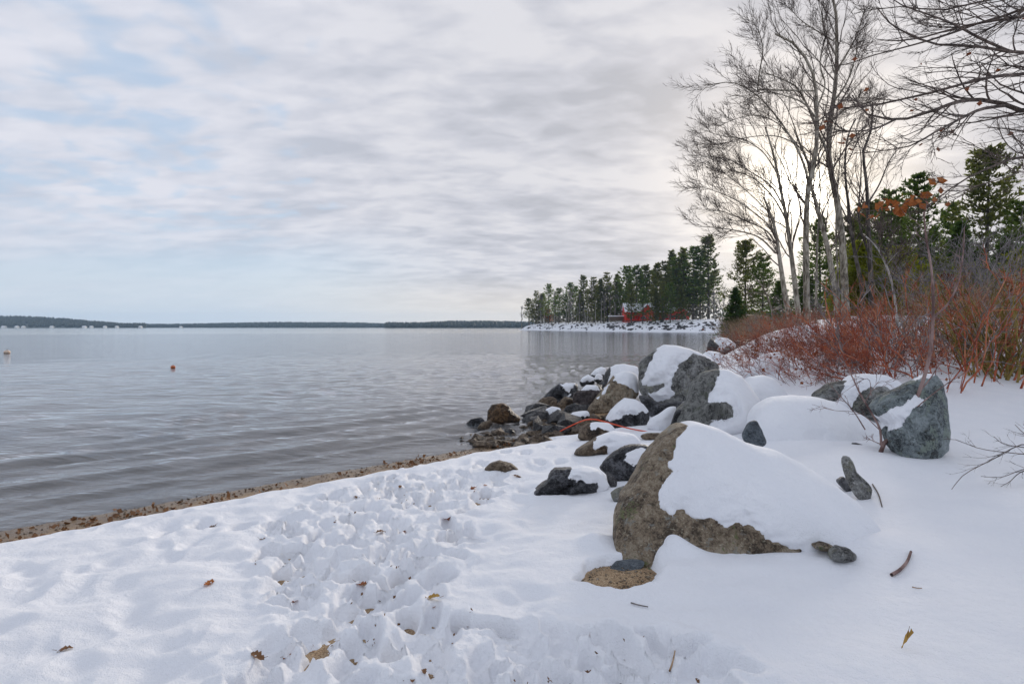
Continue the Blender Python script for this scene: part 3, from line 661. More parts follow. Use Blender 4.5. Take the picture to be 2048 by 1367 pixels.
# cobbles and pebbles at the foot of the pile, gravel on the spit
def pebbles(n, region, smin, smax, seed, lift=.0):
    r = np.random.default_rng(seed); Vs, Fs = [], []; k = 0
    ico = []
    ph = (1+5**.5)/2
    iv = np.array([(-1, ph, 0), (1, ph, 0), (-1, -ph, 0), (1, -ph, 0), (0, -1, ph), (0, 1, ph), (0, -1, -ph), (0, 1, -ph), (ph, 0, -1), (ph, 0, 1), (-ph, 0, -1), (-ph, 0, 1)])/1.9
    it = np.array([(0, 11, 5), (0, 5, 1), (0, 1, 7), (0, 7, 10), (0, 10, 11), (1, 5, 9), (5, 11, 4), (11, 10, 2), (10, 7, 6), (7, 1, 8), (3, 9, 4), (3, 4, 2), (3, 2, 6), (3, 6, 8), (3, 8, 9), (4, 9, 5), (2, 4, 11), (6, 2, 10), (8, 6, 7), (9, 8, 1)])
    X = region(r, n); z = ground_z(X[:, 0], X[:, 1])
    for i in range(n):
        s = smin*(smax/smin)**(r.random()**2)
        v = iv*(1 + .25*r.normal(size=(12, 1)))*s*np.array([1, r.uniform(.6, 1), r.uniform(.4, .7)])
        a = r.uniform(0, 6.3); c_, s_ = math.cos(a), math.sin(a)
        v = np.stack([v[:, 0]*c_ - v[:, 1]*s_, v[:, 0]*s_ + v[:, 1]*c_, v[:, 2]], -1)
        Vs.append(v + np.array([X[i, 0], X[i, 1], z[i] + s*.25 + lift])); Fs.append(it + 12*i)
    return np.concatenate(Vs), np.concatenate(Fs)
def near_pile(r, n):
    t_ = r.uniform(6.0, 9.2, n*4); s_ = r.uniform(-.9, 1.0, n*4); P = P0 + TAN*t_[:, None] + NRM*s_[:, None]
    P[:, 1] += np.clip(t_-7.4, 0, 9)*.35
    return P[:n]
V, f = pebbles(520, near_pile, .02, .19, 5)
tag(mesh('beach_cobbles', V, f, M['brown'], smooth=False), 'wet brown cobbles and pebbles between the boulders and the water', 'pebbles', kind='stuff')
def riprap(r, n):
    k = r.uniform(0, 1, n); a = np.array([(.6, 11.0), (1.0, 13.2), (2.2, 15.8), (4.6, 18.7), (7.6, 22.3), (9.8, 27), (12.6, 34)]); u = k*6; i = np.minimum(u.astype(int), 5)
    P = a[i] + (a[i+1]-a[i])*(u-i)[:, None]; return P + r.normal(size=(n, 2))*np.array([.5, .5]) + np.array([.25, 0])
V, f = pebbles(260, riprap, .08, .42, 8)
tag(mesh('shore_rubble', V, f, M['dark'], smooth=False), 'dark broken rubble along the waterline behind the boulders', 'rubble', kind='stuff')
def strip(r, n):
    t_ = r.uniform(-9, 7.6, n); P = P0 + TAN*t_[:, None]
    s_ = np.clip(.30 + .16*r.normal(size=n), -.05, .7); return P + NRM*s_[:, None]
V, f = pebbles(2600, strip, .004, .016, 9)
tag(mesh('shore_gravel', V, f, M['brown'], smooth=False), 'fine brown gravel and debris along the bare waterline', 'gravel', kind='stuff')

# the orange strap lying over the rocks
def tube_arrays(P, R, sides):
    """P (B,N,3), R (B,N) -> verts, quads"""
    B, N, _ = P.shape
    T = np.gradient(P, axis=1); T /= np.linalg.norm(T, axis=-1, keepdims=True) + 1e-9
    mean = T.mean(1); ref = np.where((np.abs(mean[:, 2:3]) > .7), np.array([[1., 0, 0]]), np.array([[0, 0, 1.]]))
    A = np.cross(T, ref[:, None, :]); A /= np.linalg.norm(A, axis=-1, keepdims=True) + 1e-9
    C = np.cross(T, A)
    a = np.linspace(0, 2*math.pi, sides, endpoint=False)
    ring = P[:, :, None, :] + R[:, :, None, None]*(A[:, :, None, :]*np.cos(a)[:, None] + C[:, :, None, :]*np.sin(a)[:, None])
    idx = np.arange(B*N*sides).reshape(B, N, sides)
    q = np.stack([idx[:, :-1], np.roll(idx, -1, 2)[:, :-1], np.roll(idx, -1, 2)[:, 1:], idx[:, 1:]], -1).reshape(-1, 4)
    return ring.reshape(-1, 3), q
def resample(P, n):
    P = np.asarray(P, float)
    # Catmull-Rom through the given points, then even spacing
    Q = np.concatenate([[2*P[0]-P[1]], P, [2*P[-1]-P[-2]]]); out = []
    for i in range(1, len(Q)-2):
        for t_ in np.linspace(0, 1, 12, endpoint=False):
            p0, p1, p2, p3 = Q[i-1:i+3]
            out.append(.5*((2*p1) + (-p0+p2)*t_ + (2*p0-5*p1+4*p2-p3)*t_**2 + (-p0+3*p1-3*p2+p3)*t_**3))
    out.append(P[-1]); out = np.array(out)
    L = np.concatenate([[0], np.cumsum(np.linalg.norm(np.diff(out, axis=0), axis=1))])
    u = np.linspace(0, L[-1], n)
    return np.stack([np.interp(u, L, out[:, k]) for k in range(3)], -1)
def tubes(lst):
    """list of (P(B,N,3), R(B,N), sides) -> one vertex and face array"""
    Vs, Fs, o = [], [], 0
    for P, R, s_ in lst:
        if len(P) == 0: continue
        v, q = tube_arrays(P, R, s_); Vs.append(v); Fs.append(q + o); o += len(v)
    return np.concatenate(Vs), np.concatenate(Fs)
M['strap'] = plain('strap_orange', (.62, .06, .02), (.75, .10, .03), 30, .5)
st = resample([px(1120, 862, 10.2), px(1144, 850, 10.2), px(1168, 840, 10.1), px(1186, 838, 10.0), px(1203, 841, 9.9), px(1235, 850, 9.85), px(1262, 857, 9.8), px(1296, 863, 9.75)], 50)
V, q = tubes([(st[None], np.full((1, 50), .011), 8)])
tag(mesh('strap', V, q, M['strap']), 'bright red-orange strap lying across the shore rocks', 'strap')

def patch(r, n):
    P = np.array(GRAVEL_W); lo, hi = P.min(0), P.max(0); Q = r.uniform(lo, hi, (n*4, 2)); return Q[sdpoly(Q, GRAVEL_W) > -.02][:n]
_n = 420
_P = patch(np.random.default_rng(90), _n)
V, f = pebbles(len(_P), lambda r, n: _P, .003, .011, 91)
tag(mesh('patch_gravel', V, f, M['tan'], smooth=False), 'coarse tan gravel in the bare patch at the foot of the largest boulder', 'gravel', kind='stuff')
# ------------------------------------------------------------------ vegetation
def bark_mat(name, c1, c2, c3, scale=14):
    m, t = mat(name)
    v = t.mapping(t.pos, scale=(1, 1, .22)); a = t.noise(v, scale, 6, .65, .3); b = t.noise(t.pos, 3.0, 3, .5)
    c = t.ramp(t.math('ADD', t.math('MULTIPLY', a, .7), t.math('MULTIPLY', b, .3)), [(.42, c1), (.5, c2), (.58, c3)])
    t.l.new(c, t.b.inputs['Base Color']); t.b.inputs['Roughness'].default_value = .85
    t.l.new(t.bump(a, .8, .03), t.b.inputs['Normal'])
    return m
def leaf_mat(name, c1, c2, scale=.6, trans=.25):
    m, t = mat(name)
    a = t.noise(t.pos, scale, 4, .6); r = t.new('ShaderNodeObjectInfo').outputs['Random']
    f = t.math('ADD', t.math('MULTIPLY', a, .8), t.math('MULTIPLY', r, .25))
    c = t.ramp(f, [(.35, c1), (.75, c2)])
    t.l.new(c, t.b.inputs['Base Color']); t.b.inputs['Roughness'].default_value = .65
    if trans:
        tl = t.new('ShaderNodeBsdfTranslucent'); t.l.new(c, tl.inputs[0]); mx = t.new('ShaderNodeMixShader'); mx.inputs[0].default_value = trans
        t.l.new(t.b.outputs[0], mx.inputs[1]); t.l.new(tl.outputs[0], mx.inputs[2]); t.l.new(mx.outputs[0], t.out.inputs[0])
    return m
M['bark'] = bark_mat('bark_grey', (.10, .083, .06), (.27, .235, .18), (.42, .38, .31))
M['barkdark'] = bark_mat('bark_dark', (.03, .026, .022), (.085, .07, .058), (.16, .14, .12))
M['twig'] = bark_mat('twig_brown', (.05, .036, .03), (.11, .082, .068), (.19, .145, .12))
M['birch'] = bark_mat('bark_birch', (.10, .085, .075), (.42, .39, .36), (.60, .57, .53), 6)
M['red'] = bark_mat('shrub_red', (.20, .038, .016), (.43, .10, .045), (.55, .22, .11), 5)
M['maroon'] = bark_mat('shrub_maroon', (.10, .030, .024), (.24, .075, .05), (.38, .18, .12), 5)
M['tanshrub'] = bark_mat('shrub_tan', (.14, .075, .04), (.33, .21, .12), (.47, .34, .23), 5)
M['olive'] = bark_mat('shrub_olive', (.10, .075, .012), (.22, .16, .03), (.32, .24, .07), 5)
M['greytwig'] = bark_mat('twig_grey', (.09, .075, .07), (.19, .165, .16), (.30, .27, .265), 5)
M['pine'] = leaf_mat('needles_pine', (.10, .16, .022), (.25, .32, .05), trans=.6)
M['pinewarm'] = leaf_mat('needles_pine_bronze', (.11, .135, .026), (.26, .26, .06), trans=.6)
M['spruce'] = leaf_mat('needles_spruce', (.07, .13, .024), (.18, .27, .045), trans=.6)
M['cedar'] = leaf_mat('needles_cedar', (.18, .21, .015), (.46, .46, .04), .9, .6)
M['underbrush'] = leaf_mat('underbrush', (.05, .055, .035), (.13, .115, .09), .12, .2)
M['rustleaf'] = leaf_mat('leaf_rust', (.16, .04, .014), (.34, .12, .04), 6, .35)
M['orangeleaf'] = leaf_mat('leaf_orange', (.26, .07, .012), (.48, .17, .04), 6, .3)
M['deadleaf'] = leaf_mat('leaf_dead', (.10, .045, .02), (.27, .13, .05), 20, .15)
M['yellowleaf'] = leaf_mat('leaf_yellow', (.30, .17, .03), (.5, .3, .06), 20, .2)

def nrmz(v): return v/(np.linalg.norm(v, axis=-1, keepdims=True) + 1e-9)
def spawn(P, R, k, r, t0=.25, t1=1.0, lf=.4, lmin=.0, ang=(.5, 1.0), n=5, up=.1, jit=.18, rf=.55, rmin=.004, bias=(0, 0, 0), taper=.35, lens=None, shrink=.6):
    """k side branches on each parent curve"""
    B, N, _ = P.shape
    T = np.gradient(P, axis=1); T = nrmz(T)
    L = np.linalg.norm(np.diff(P, axis=1), axis=-1).sum(1)
    u = r.uniform(t0, t1, (B, k)); fi = u*(N-1); i = np.minimum(fi.astype(int), N-2); fr = (fi-i)[..., None]
    b = np.arange(B)[:, None]
    base = P[b, i]*(1-fr) + P[b, i+1]*fr; tan = T[b, i]; rad_ = R[b, i]*(1-fr[..., 0]) + R[b, i+1]*fr[..., 0]
    rnd = r.normal(size=(B, k, 3)); perp = nrmz(rnd - (rnd*tan).sum(-1, keepdims=True)*tan)
    a = r.uniform(ang[0], ang[1], (B, k))[..., None]
    d = nrmz(tan*np.cos(a) + perp*np.sin(a) + np.asarray(bias))
    ln = (L[:, None]*lf*(1 - shrink*u)*r.uniform(.55, 1.25, (B, k)) + lmin)
    if lens is not None: ln = r.uniform(lens[0], lens[1], (B, k))
    pts = [base]; dd = d
    for s_ in range(n-1):
        dd = nrmz(dd + r.normal(size=dd.shape)*jit + np.array([0, 0, up]))
        pts.append(pts[-1] + dd*(ln/(n-1))[..., None])
    C = np.stack(pts, 2).reshape(B*k, n, 3)
    r0 = np.maximum(rad_*rf, rmin).reshape(-1)
    return C, r0[:, None]*np.linspace(1, taper, n)[None]
def leaf_tris(P, size, r, flat=.5):
    """one small bent leaf (two triangles) at each point"""
    n = len(P); a = nrmz(r.normal(size=(n, 3))); b = r.normal(size=(n, 3)); b = nrmz(b - (b*a).sum(-1, keepdims=True)*a); c = np.cross(a, b)
    s = (size*r.uniform(.6, 1.3, n))[:, None]
    V = np.stack([P, P + a*s*.5 + b*s*.38, P + a*s + c*s*.15, P + a*s*.5 - b*s*.38], 1).reshape(-1, 3)
    i = np.arange(n)[:, None]*4
    return V, np.concatenate([i + np.array([[0, 1, 2]]), i + np.array([[0, 2, 3]])])

# --- bare trees traced from the photograph: trunk and limbs at their own distances
def T4(p): return [(1350 + x/2.934, y/2.934) for x, y in p]
def T5(p): return [(1350 + x/2.934, 350 + y/2.934) for x, y in p]
def bare_tree(name, label, trunk, limbs, d, r0, seed, mbark='bark', k=(17, 8, 3), group=None, cat='tree', depth_wander=1.2, rmin=.0055, lean=0, bias=(0, 0, 0), lf=.34, tend=.3, ground=True, tw='twig', r1f=.22):
    r = np.random.default_rng(seed)
    def lift(pl, d0, wander):
        n = len(pl); w = np.cumsum(r.normal(size=n))*.3*wander; w -= w[0]
        return resample([px(x, y, d0 + w[i]) for i, (x, y) in enumerate(pl)], 18), d0 + w
    tp, dw = lift(trunk, d, .35*depth_wander)
    if ground:
        g = float(snow_z(tp[0:1, 0], tp[0:1, 1])[0]); tp = np.concatenate([[[tp[0, 0]-(tp[1, 0]-tp[0, 0])*.3, tp[0, 1], min(g-.15, tp[0, 2]-.1)]], tp]); tp = resample(tp, 18)
    r0 = r0*.57; R = r0*np.linspace(1, r1f, 18)**.9; R[0] *= 1.25
    stems = [tp]; rads = [R]
    lm = []
    for l in limbs:
        pl = l[0] if isinstance(l[0], list) else l
        p0 = np.array(pl[0]); j = np.argmin([np.hypot(*( (np.array([tp[q, 0]/tp[q, 1]*F+1024, HZ-(tp[q, 2]-CAMZ)/tp[q, 1]*F]))-p0)) for q in range(18)])
        P, _ = lift(pl, tp[j, 1], depth_wander); P[0] = tp[j]
        stems.append(P); rr = R[j]*.55; rads.append(rr*np.linspace(1, tend, 18))
    base = stems[0][0].copy()
    root = empty(name, base); tag(root, label, cat, group)
    V, q = tubes([(stems[0][None], rads[0][None], 10)])
    mesh('trunk', V, q, M[mbark], root, True, base)
    A = np.stack(stems); RA = np.stack(rads)
    lst = []
    for P_, R_ in zip(stems[1:], rads[1:]):
        V, q = tubes([(P_[None], R_[None], 7)]); mesh('limb', V, q, M[mbark], root, True, base)
    c1, r1 = spawn(A, RA, k[0], r, .32, 1.0, lf, .3, (.35, .95), 8, .10, .12, .34, .008, bias)
    c2, r2 = spawn(c1, r1, k[1], r, .15, 1.0, .46, .15, (.3, .85), 6, .05, .10, .5, rmin*1.2, bias)
    c3, r3 = spawn(c2, r2, k[2], r, .15, 1.0, .55, .10, (.25, .75), 4, .05, .09, .6, rmin, bias)
    lst += [(c1, r1, 5), (c2, r2, 3), (c3, r3, 3)]
    V, q = tubes(lst)
    mesh('crown', V, q, M[tw], root, True, base)
    return root
print('trees...')
G = 'bare hardwoods of the clump on the bank'
D0 = 22.0
bare_tree('bare_tree', 'leftmost bare grey tree of the bank clump, arching left over the water', T5([(680, 880), (645, 700), (615, 500), (590, 330), (560, 230), (520, 130)]),
          [T5([(600, 420), (540, 330), (420, 270), (300, 220), (180, 200)]), T5([(590, 330), (500, 250), (380, 160), (250, 100), (120, 60)]), T5([(560, 230), (450, 120), (330, 20), (220, -60), (130, -90)]), T5([(610, 480), (500, 370), (380, 330), (250, 310), (120, 300)])], D0-1, .20, 101, bias=(-.12, 0, .02), group=G)
bare_tree('bare_tree', 'slim bare grey tree second in the bank clump, bending left near its top', T5([(730, 880), (705, 650), (680, 450), (655, 260), (625, 110), (600, -20), (570, -150), (530, -280)]),
          [T5([(640, 190), (560, 60), (440, -20), (320, -90), (190, -110)]), T5([(605, 0), (520, -130), (400, -210), (270, -230), (150, -270)]), T5([(660, 280), (590, 150), (500, 50), (420, 0), (300, -40)])], D0-.4, .19, 102, bias=(-.10, 0, .02), group=G)
bare_tree('bare_tree', 'bare tree in front of the sun glow with a long bowed left limb', T5([(775, 840), (770, 600), (768, 400), (772, 200), (782, 80), (790, 20)]) + T4([(825, 930), (832, 760), (830, 600), (815, 450), (760, 330), (690, 250), (590, 200)]),
          [T4([(785, 1060), (735, 910), (650, 760), (560, 640), (475, 555), (340, 485), (190, 500)]), T4([(480, 560), (495, 430), (515, 300), (500, 210), (455, 120)])] + [T4([(830, 700), (760, 610), (640, 560), (520, 540), (400, 600)]), T4([(830, 640), (880, 500), (850, 380), (870, 260), (900, 160)])], D0, .23, 103, group=G, bias=(-.06, 0, .02))
bare_tree('bare_tree', 'bare tree right of the sun with trunk leaning left from its foot', T5([(955, 850), (948, 720), (920, 560), (890, 400), (850, 250), (815, 120), (790, 30)]) + T4([(790, 980), (740, 860), (700, 760)]),
          [T4([(740, 860), (600, 800), (430, 805), (300, 840), (130, 845)]), T4([(760, 900), (620, 740), (500, 680), (380, 690), (260, 740)]), T4([(720, 800), (660, 640), (600, 560), (520, 520), (380, 400)])], D0+.6, .22, 104, group=G)
bare_tree('bare_tree', 'tallest thick-trunked bare tree of the clump, straight leader out of the top', T5([(1002, 840), (995, 650), (985, 450), (970, 280), (945, 120), (915, -20)]) + T4([(900, 880), (915, 700), (935, 550), (948, 400), (950, 230), (945, 80), (920, -40), (900, -150)]),
          [T4([(895, 880), (840, 780), (790, 650), (720, 520), (640, 470), (540, 430)]), T4([(945, 420), (1000, 330), (1070, 200), (1110, 60)]), T4([(945, 250), (830, 180), (740, 120), (665, 40)]), T4([(930, 600), (1010, 480), (1060, 330), (1070, 230)]), T4([(948, 330), (880, 200), (860, 80), (840, 0)]), T4([(915, 720), (1000, 640), (1110, 610), (1160, 560)])], D0+.3, .27, 105, group=G)
bare_tree('bare_tree', 'dark-barked slender tree right of the thick trunk', T5([(1105, 810), (1095, 650), (1060, 480), (1035, 330), (1015, 150), (1000, 20)]) + T4([(1000, 900), (1020, 780), (1060, 700)]),
          [T5([(1030, 300), (960, 150), (930, 40)]) + T4([(900, 980)]), T4([(1010, 960), (1060, 850), (1100, 760), (1150, 720)])], D0+1.2, .16, 106, 'barkdark', group=G, k=(10, 5, 4))
bare_tree('bare_tree', 'dark double-trunked tree at the right of the clump', T5([(1150, 810), (1148, 600), (1140, 400), (1130, 200), (1125, 60)]) + T4([(1115, 1000), (1105, 880), (1150, 770), (1160, 600)]),
          [T5([(1145, 480), (1085, 300), (1080, 150), (1090, 30)]) + T4([(1090, 900), (1060, 780)]), T4([(1140, 1180), (1200, 1080), (1250, 960), (1300, 880)])], D0+.9, .19, 107, 'barkdark', group=G, k=(10, 5, 4))
bare_tree('bare_tree', 'thin pole tree between the sun-glow tree and the leaning tree', T5([(825, 830), (830, 600), (835, 400), (848, 220), (852, 60)]) + T4([(850, 1050), (845, 900), (880, 780)]), [], D0+2, .10, 108, group=G, k=(16, 5, 4))
bare_tree('bare_tree', 'thin pole tree just left of the thick trunk', T5([(965, 820), (955, 560), (945, 360), (948, 180), (960, 20)]) + T4([(970, 900), (985, 760)]), [], D0+3, .09, 109, group=G, k=(16, 5, 4))
bare_tree('birch_tree', 'crooked white birch standing among the red shrubs', T5([(1320, 960), (1305, 850), (1290, 730), (1270, 620), (1235, 520), (1205, 460), (1165, 400), (1120, 360)]), [T5([(1240, 530), (1290, 470), (1320, 440)]), T5([(1205, 460), (1200, 400), (1215, 330)])], 13.0, .062, 110, 'birch', k=(6, 5, 4), r1f=.35)
bare_tree('fallen_tree', 'dead grey sapling leaning left behind the clump\'s feet', T5([(570, 800), (545, 720), (510, 650), (470, 600), (440, 570)]), [T5([(640, 770), (580, 720), (500, 690), (430, 690)]), T5([(640, 775), (560, 770), (460, 735)])], 24.0, .09, 111, k=(5, 4, 3))

# --- the oak outside the frame on the right: its limbs hang into the picture
def oak():
    r = np.random.default_rng(120); d = 7.6; foot = np.array([9.6, 8.0, 0.0]); foot[2] = float(snow_z(foot[0:1], foot[1:2])[0]) - .1
    tr = resample([foot, foot + [.05, 0, 1.5], foot + [.0, .1, 3.2], foot + [-.1, .1, 5.0], foot + [-.2, 0, 7.5], foot + [-.2, .1, 9.5]], 18); R = np.linspace(.24, .07, 18)
    root = empty('oak_tree', foot); tag(root, 'oak beyond the right edge, its long limbs with a few rust leaves hanging in', 'tree')
    V, q = tubes([(tr[None], R[None], 12)]); mesh('trunk', V, q, M['bark'], root, True, foot)
    L = [([(2048, 650), (1900, 600), (1780, 585), (1660, 597), (1540, 640), (1400, 690), (1280, 700), (1160, 690), (1100, 640), (1040, 560)], .050, 4.2),
         ([(1960, 618), (1800, 640), (1650, 710), (1500, 790), (1400, 850), (1250, 880), (1100, 900)], .028, None),
         ([(1290, 702), (1200, 745), (1100, 768), (940, 762), (840, 720)], .020, None),
         ([(2048, 435), (1900, 445), (1700, 490), (1500, 545), (1300, 590), (1150, 620), (960, 632), (860, 610)], .036, 5.0),
         ([(2048, 312), (1900, 285), (1640, 265), (1540, 262), (1420, 225), (1340, 185), (1240, 120), (1180, 40)], .036, 5.5),
         ([(2048, 95), (1850, 125), (1640, 165), (1480, 215), (1300, 240), (1180, 230)], .032, 6.4),
         ([(2048, 55), (1850, 112), (1680, 175), (1500, 235), (1330, 282), (1180, 320), (1000, 380), (880, 390)], .030, 6.8),
         ([(1960, 300), (1800, 230), (1650, 150), (1500, 90), (1330, 30), (1240, -40)], .026, None),
         ([(2048, -30), (1900, -10), (1750, 20), (1550, 60), (1300, 40), (1050, 80)], .030, 7.4),
         ([(2048, 925), (1900, 962), (1700, 1052), (1560, 1150), (1500, 1205)], .034, 3.4),
         ([(2048, 1010), (1940, 1050), (1800, 1080), (1650, 1130), (1560, 1120)], .018, 3.0),
         ([(2048, 790), (1900, 820), (1760, 850), (1620, 855)], .014, 3.8)]
    S_, RS = [], []
    for k, (pl, rr, hz_) in enumerate(L):
        dz = r.uniform(-.5, .9); n = len(pl)
        P = [px(*p, d + dz + .35*math.sin(i*1.1 + k)) for i, p in enumerate(T4(pl))]
        if hz_ is not None:
            j = np.argmin(np.abs(tr[:, 2] - foot[2] - hz_)); P = [tr[j], (tr[j] + P[0])/2 + [0, 0, .12]] + P
        P = resample(P, 18); S_.append(P); RS.append(.8*rr*np.linspace(1.25 if hz_ else 1, .22, 18))
    A = np.stack(S_); RA = np.stack(RS); bias = (-.35, 0, .05)
    c1, r1 = spawn(A, RA, 17, r, .15, 1, .24, .15, (.3, .9), 8, .03, .13, .5, .006, bias)
    c2, r2 = spawn(c1, r1, 6, r, .15, 1, .42, .08, (.35, .9), 6, .02, .12, .55, .0035, bias)
    c3, r3 = spawn(c2, r2, 3, r, .2, 1, .4, .05, (.3, .9), 5, .02, .16, .6, .0024, (0, 0, 0))
    for P_, R_ in zip(A, RA):
        V, q = tubes([(P_[None], R_[None], 8)]); mesh('limb', V, q, M['twig'], root, True, foot)
    V, q = tubes([(c1, r1, 5), (c2, r2, 4), (c3, r3, 3)]); mesh('twig_crown', V, q, M['twig'], root, True, foot)['kind'] = 'stuff'
    tips = c3[:, -1]; inb = (tips[:, 0]/tips[:, 1]*F + 1024 < 2100); tips = tips[inb]
    pick = tips[r.choice(len(tips), 50, replace=False)]
    lm = []
    for i, p in enumerate(pick):
        V, f = leaf_tris(p[None], .08, r); lm.append((V, f))
    for i, (V, f) in enumerate(lm): mesh('leaf', V, f, M['rustleaf'], root, False, foot)
    # a cluster of rust leaves low on the drooping limb
    cl = [px(1350 + x/2.934, 350 + y/2.934, d + .2) for x, y in [(1215, 180), (1250, 190), (1290, 175), (1330, 180), (1400, 130), (1430, 110), (1420, 150), (1560, 45), (1525, 120), (1110, 215), (1165, 220), (1360, 190), (1240, 170), (1270, 200), (1310, 195)]]
    for p in cl:
        for k in range(4):
            V, f = leaf_tris(p[None] + r.normal(size=(1, 3))*.05, .12, r); mesh('leaf', V, f, M['orangeleaf'], root, False, foot)
    tw = [resample([px(1350+1500/2.934, 350+20/2.934+55, d+.3), px(1350+1420/2.934, 350+130/2.934, d+.2), px(1350+1300/2.934, 350+185/2.934, d+.2), px(1350+1110/2.934, 350+215/2.934, d+.2)], 10)]
    V, q = tubes([(np.stack(tw), np.full((1, 10), .008)*np.linspace(1, .4, 10), 5)]); mesh('twig', V, q, M['twig'], root, True, foot)
oak()

# --- conifers
def conifer(h, cb, rmax, seed, kind='pine', tuft=.5, nt=14, dens=1.0):
    r = np.random.default_rng(seed); zs = []; z = cb
    while z < h*.985: zs.append(z); z += h*(.040 if kind == 'pine' else .024)*r.uniform(.7, 1.4)/dens**.5
    Bp, Br = [], []; bend = r.normal(size=2)*.012*h
    for z in zs:
        t_ = (z-cb)/(h-cb)
        prof = {'pine': (1-t_)**.75*(.55 + .45*min(1, t_*4)) + .06, 'spruce': (1-t_)**.95 + .03, 'bush': (1-t_**2)**.6*.9 + .05}[kind]
        nb = r.integers(4, 7) if kind != 'spruce' else r.integers(5, 8)
        a0 = r.uniform(0, 6.3)
        for k in range(nb):
            if kind == 'pine' and r.random() < .16: continue
            a = a0 + k*6.28/nb + r.normal()*.25; ln = rmax*prof*r.uniform(.5, 1.2)
            c_, s_ = math.cos(a), math.sin(a); s0 = {'pine': .22, 'spruce': -.12, 'bush': .4}[kind] + .5*t_ + r.normal()*.1
            cx, cy = bend*(z/h)**2
            P = np.array([[cx, cy, z], [cx + c_*ln*.35, cy + s_*ln*.35, z + ln*.35*s0*.6], [cx + c_*ln*.7, cy + s_*ln*.7, z + ln*.7*s0*.7], [cx + c_*ln, cy + s_*ln, z + ln*s0 + (.06*ln if kind == 'pine' else .02*ln)]])
            Bp.append(P); Br.append(np.linspace(1, .3, 4)*max(.012*ln, .012))
    Bp = np.stack(Bp); Br = np.stack(Br)
    tz = np.linspace(-.4, h, 12); trk = np.stack([bend[0]*(np.clip(tz, 0, h)/h)**2, bend[1]*(np.clip(tz, 0, h)/h)**2, tz], -1)
    tr = (.016*h if kind == 'pine' else .013*h)*np.linspace(1, .12, 12)
    tv, tq = tubes([(trk[None], tr[None], 7)])
    bv, bq = tubes([(Bp, Br, 3)])
    # needle sprays along the outer branch, in flat plates
    B = len(Bp); u = r.uniform(.22, 1.03, (B, nt)); fi = np.clip(u*3, 0, 2.999); i = fi.astype(int); fr = (fi-i)[..., None]; b = np.arange(B)[:, None]
    p = Bp[b, i]*(1-fr) + Bp[b, i+1]*fr; dirv = nrmz(Bp[:, -1] - Bp[:, 0])[:, None]
    ln = np.linalg.norm(Bp[:, -1]-Bp[:, 0], axis=-1)[:, None, None]
    p = p + r.normal(size=p.shape)*np.array([.15, .15, .035])*ln*(1.1-u[..., None]*.5)
    p = p.reshape(-1, 3); n = len(p)
    od = np.repeat(dirv, nt, 1).reshape(-1, 3)
    d1 = nrmz(od + r.normal(size=(n, 3))*np.array([.9, .9, .45]) + np.array([0, 0, .18])); d2 = r.normal(size=(n, 3))*np.array([1, 1, .5]); d2 = nrmz(d2 - (d2*d1).sum(-1, keepdims=True)*d1)
    s = (tuft*r.uniform(.6, 1.4, n))[:, None]
    V = np.stack([p - d2*s*.22, p + d1*s + d2*s*.05, p + d2*s*.22, p + d1*s*.75 + np.array([0, 0, .22])*s], 1).reshape(-1, 3)
    j = np.arange(n)[:, None]*4; fT = np.concatenate([j + np.array([[0, 1, 2]]), j + np.array([[0, 3, 2]])])
    return (tv, tq), (bv, bq), (V, fT)
def conifer_thing(name, pack, mfol, mb='barkdark'):
    root = empty(name, (0, 0, 0))
    mesh('trunk', pack[0][0], pack[0][1], M[mb], root); mesh('branch_whorls', pack[1][0], pack[1][1], M[mb], root)['kind'] = 'stuff'
    mesh('crown', pack[2][0], pack[2][1], M[mfol], root, False)
    return root
class Stock:
    def __init__(s, protos): s.p = protos; s.used = [False]*len(protos)
    def get(s, i):
        i %= len(s.p)
        if not s.used[i]: s.used[i] = True; return s.p[i]
        return copy_tree(s.p[i])
def put(o, x, y, z, sc_, rz, label, cat, group):
    o.location = (x, y, z); o.scale = (sc_[0], sc_[0], sc_[1]) if isinstance(sc_, tuple) else (sc_,)*3; o.rotation_euler = (0, 0, rz); tag(o, label, cat, group)
farpine = Stock([conifer_thing('pine_tree', conifer(30, [9, 6.5, 4, 7.5, 2.5][k], [5.6, 7.5, 6.2, 8.6, 6.6][k], 200+k, 'pine' if k != 4 else 'spruce', 1.15, [15, 15, 15, 16, 11][k]), 'pine' if k % 2 else 'pinewarm') for k in range(5)])
r = np.random.default_rng(55)
def T3(x, y): return (1000 + x/4.096, 440 + y/4.096)
def point_d(X): return float(np.interp(X, [1045, 1060, 1100, 1200, 1300, 1440, 1520], [415, 405, 365, 290, 262, 246, 236]))
tops = [(238, 640), (295, 575), (345, 600), (395, 525), (482, 560), (572, 515), (625, 545), (682, 450), (772, 462), (826, 480), (882, 422), (962, 440), (1030, 380), (1115, 378), (1195, 366), (1240, 420), (1287, 346), (1350, 330), (1405, 248), (1450, 310), (1503, 228), (1582, 222), (1640, 300), (1708, 128)]
for i, (cx, cy) in enumerate(tops):
    X, Y = T3(cx, cy); d = point_d(X) + r.uniform(0, 26); x = (X-1024)/F*d; z0 = float(ground_z(np.array([x]), np.array([d]))[0])
    h = CAMZ + (HZ-Y)/F*d - z0
    if i == 2: pass
    o = farpine.get(i*2 + i//5); w = h/30*r.uniform(.95, 1.5)
    put(o, x, d, z0, (w if h > 22 else w*1.15, h/30), r.uniform(0, 6.3), ORD[i] + ' tall pine counted from the left tip of the wooded point', 'tree', 'pines on the wooded point')
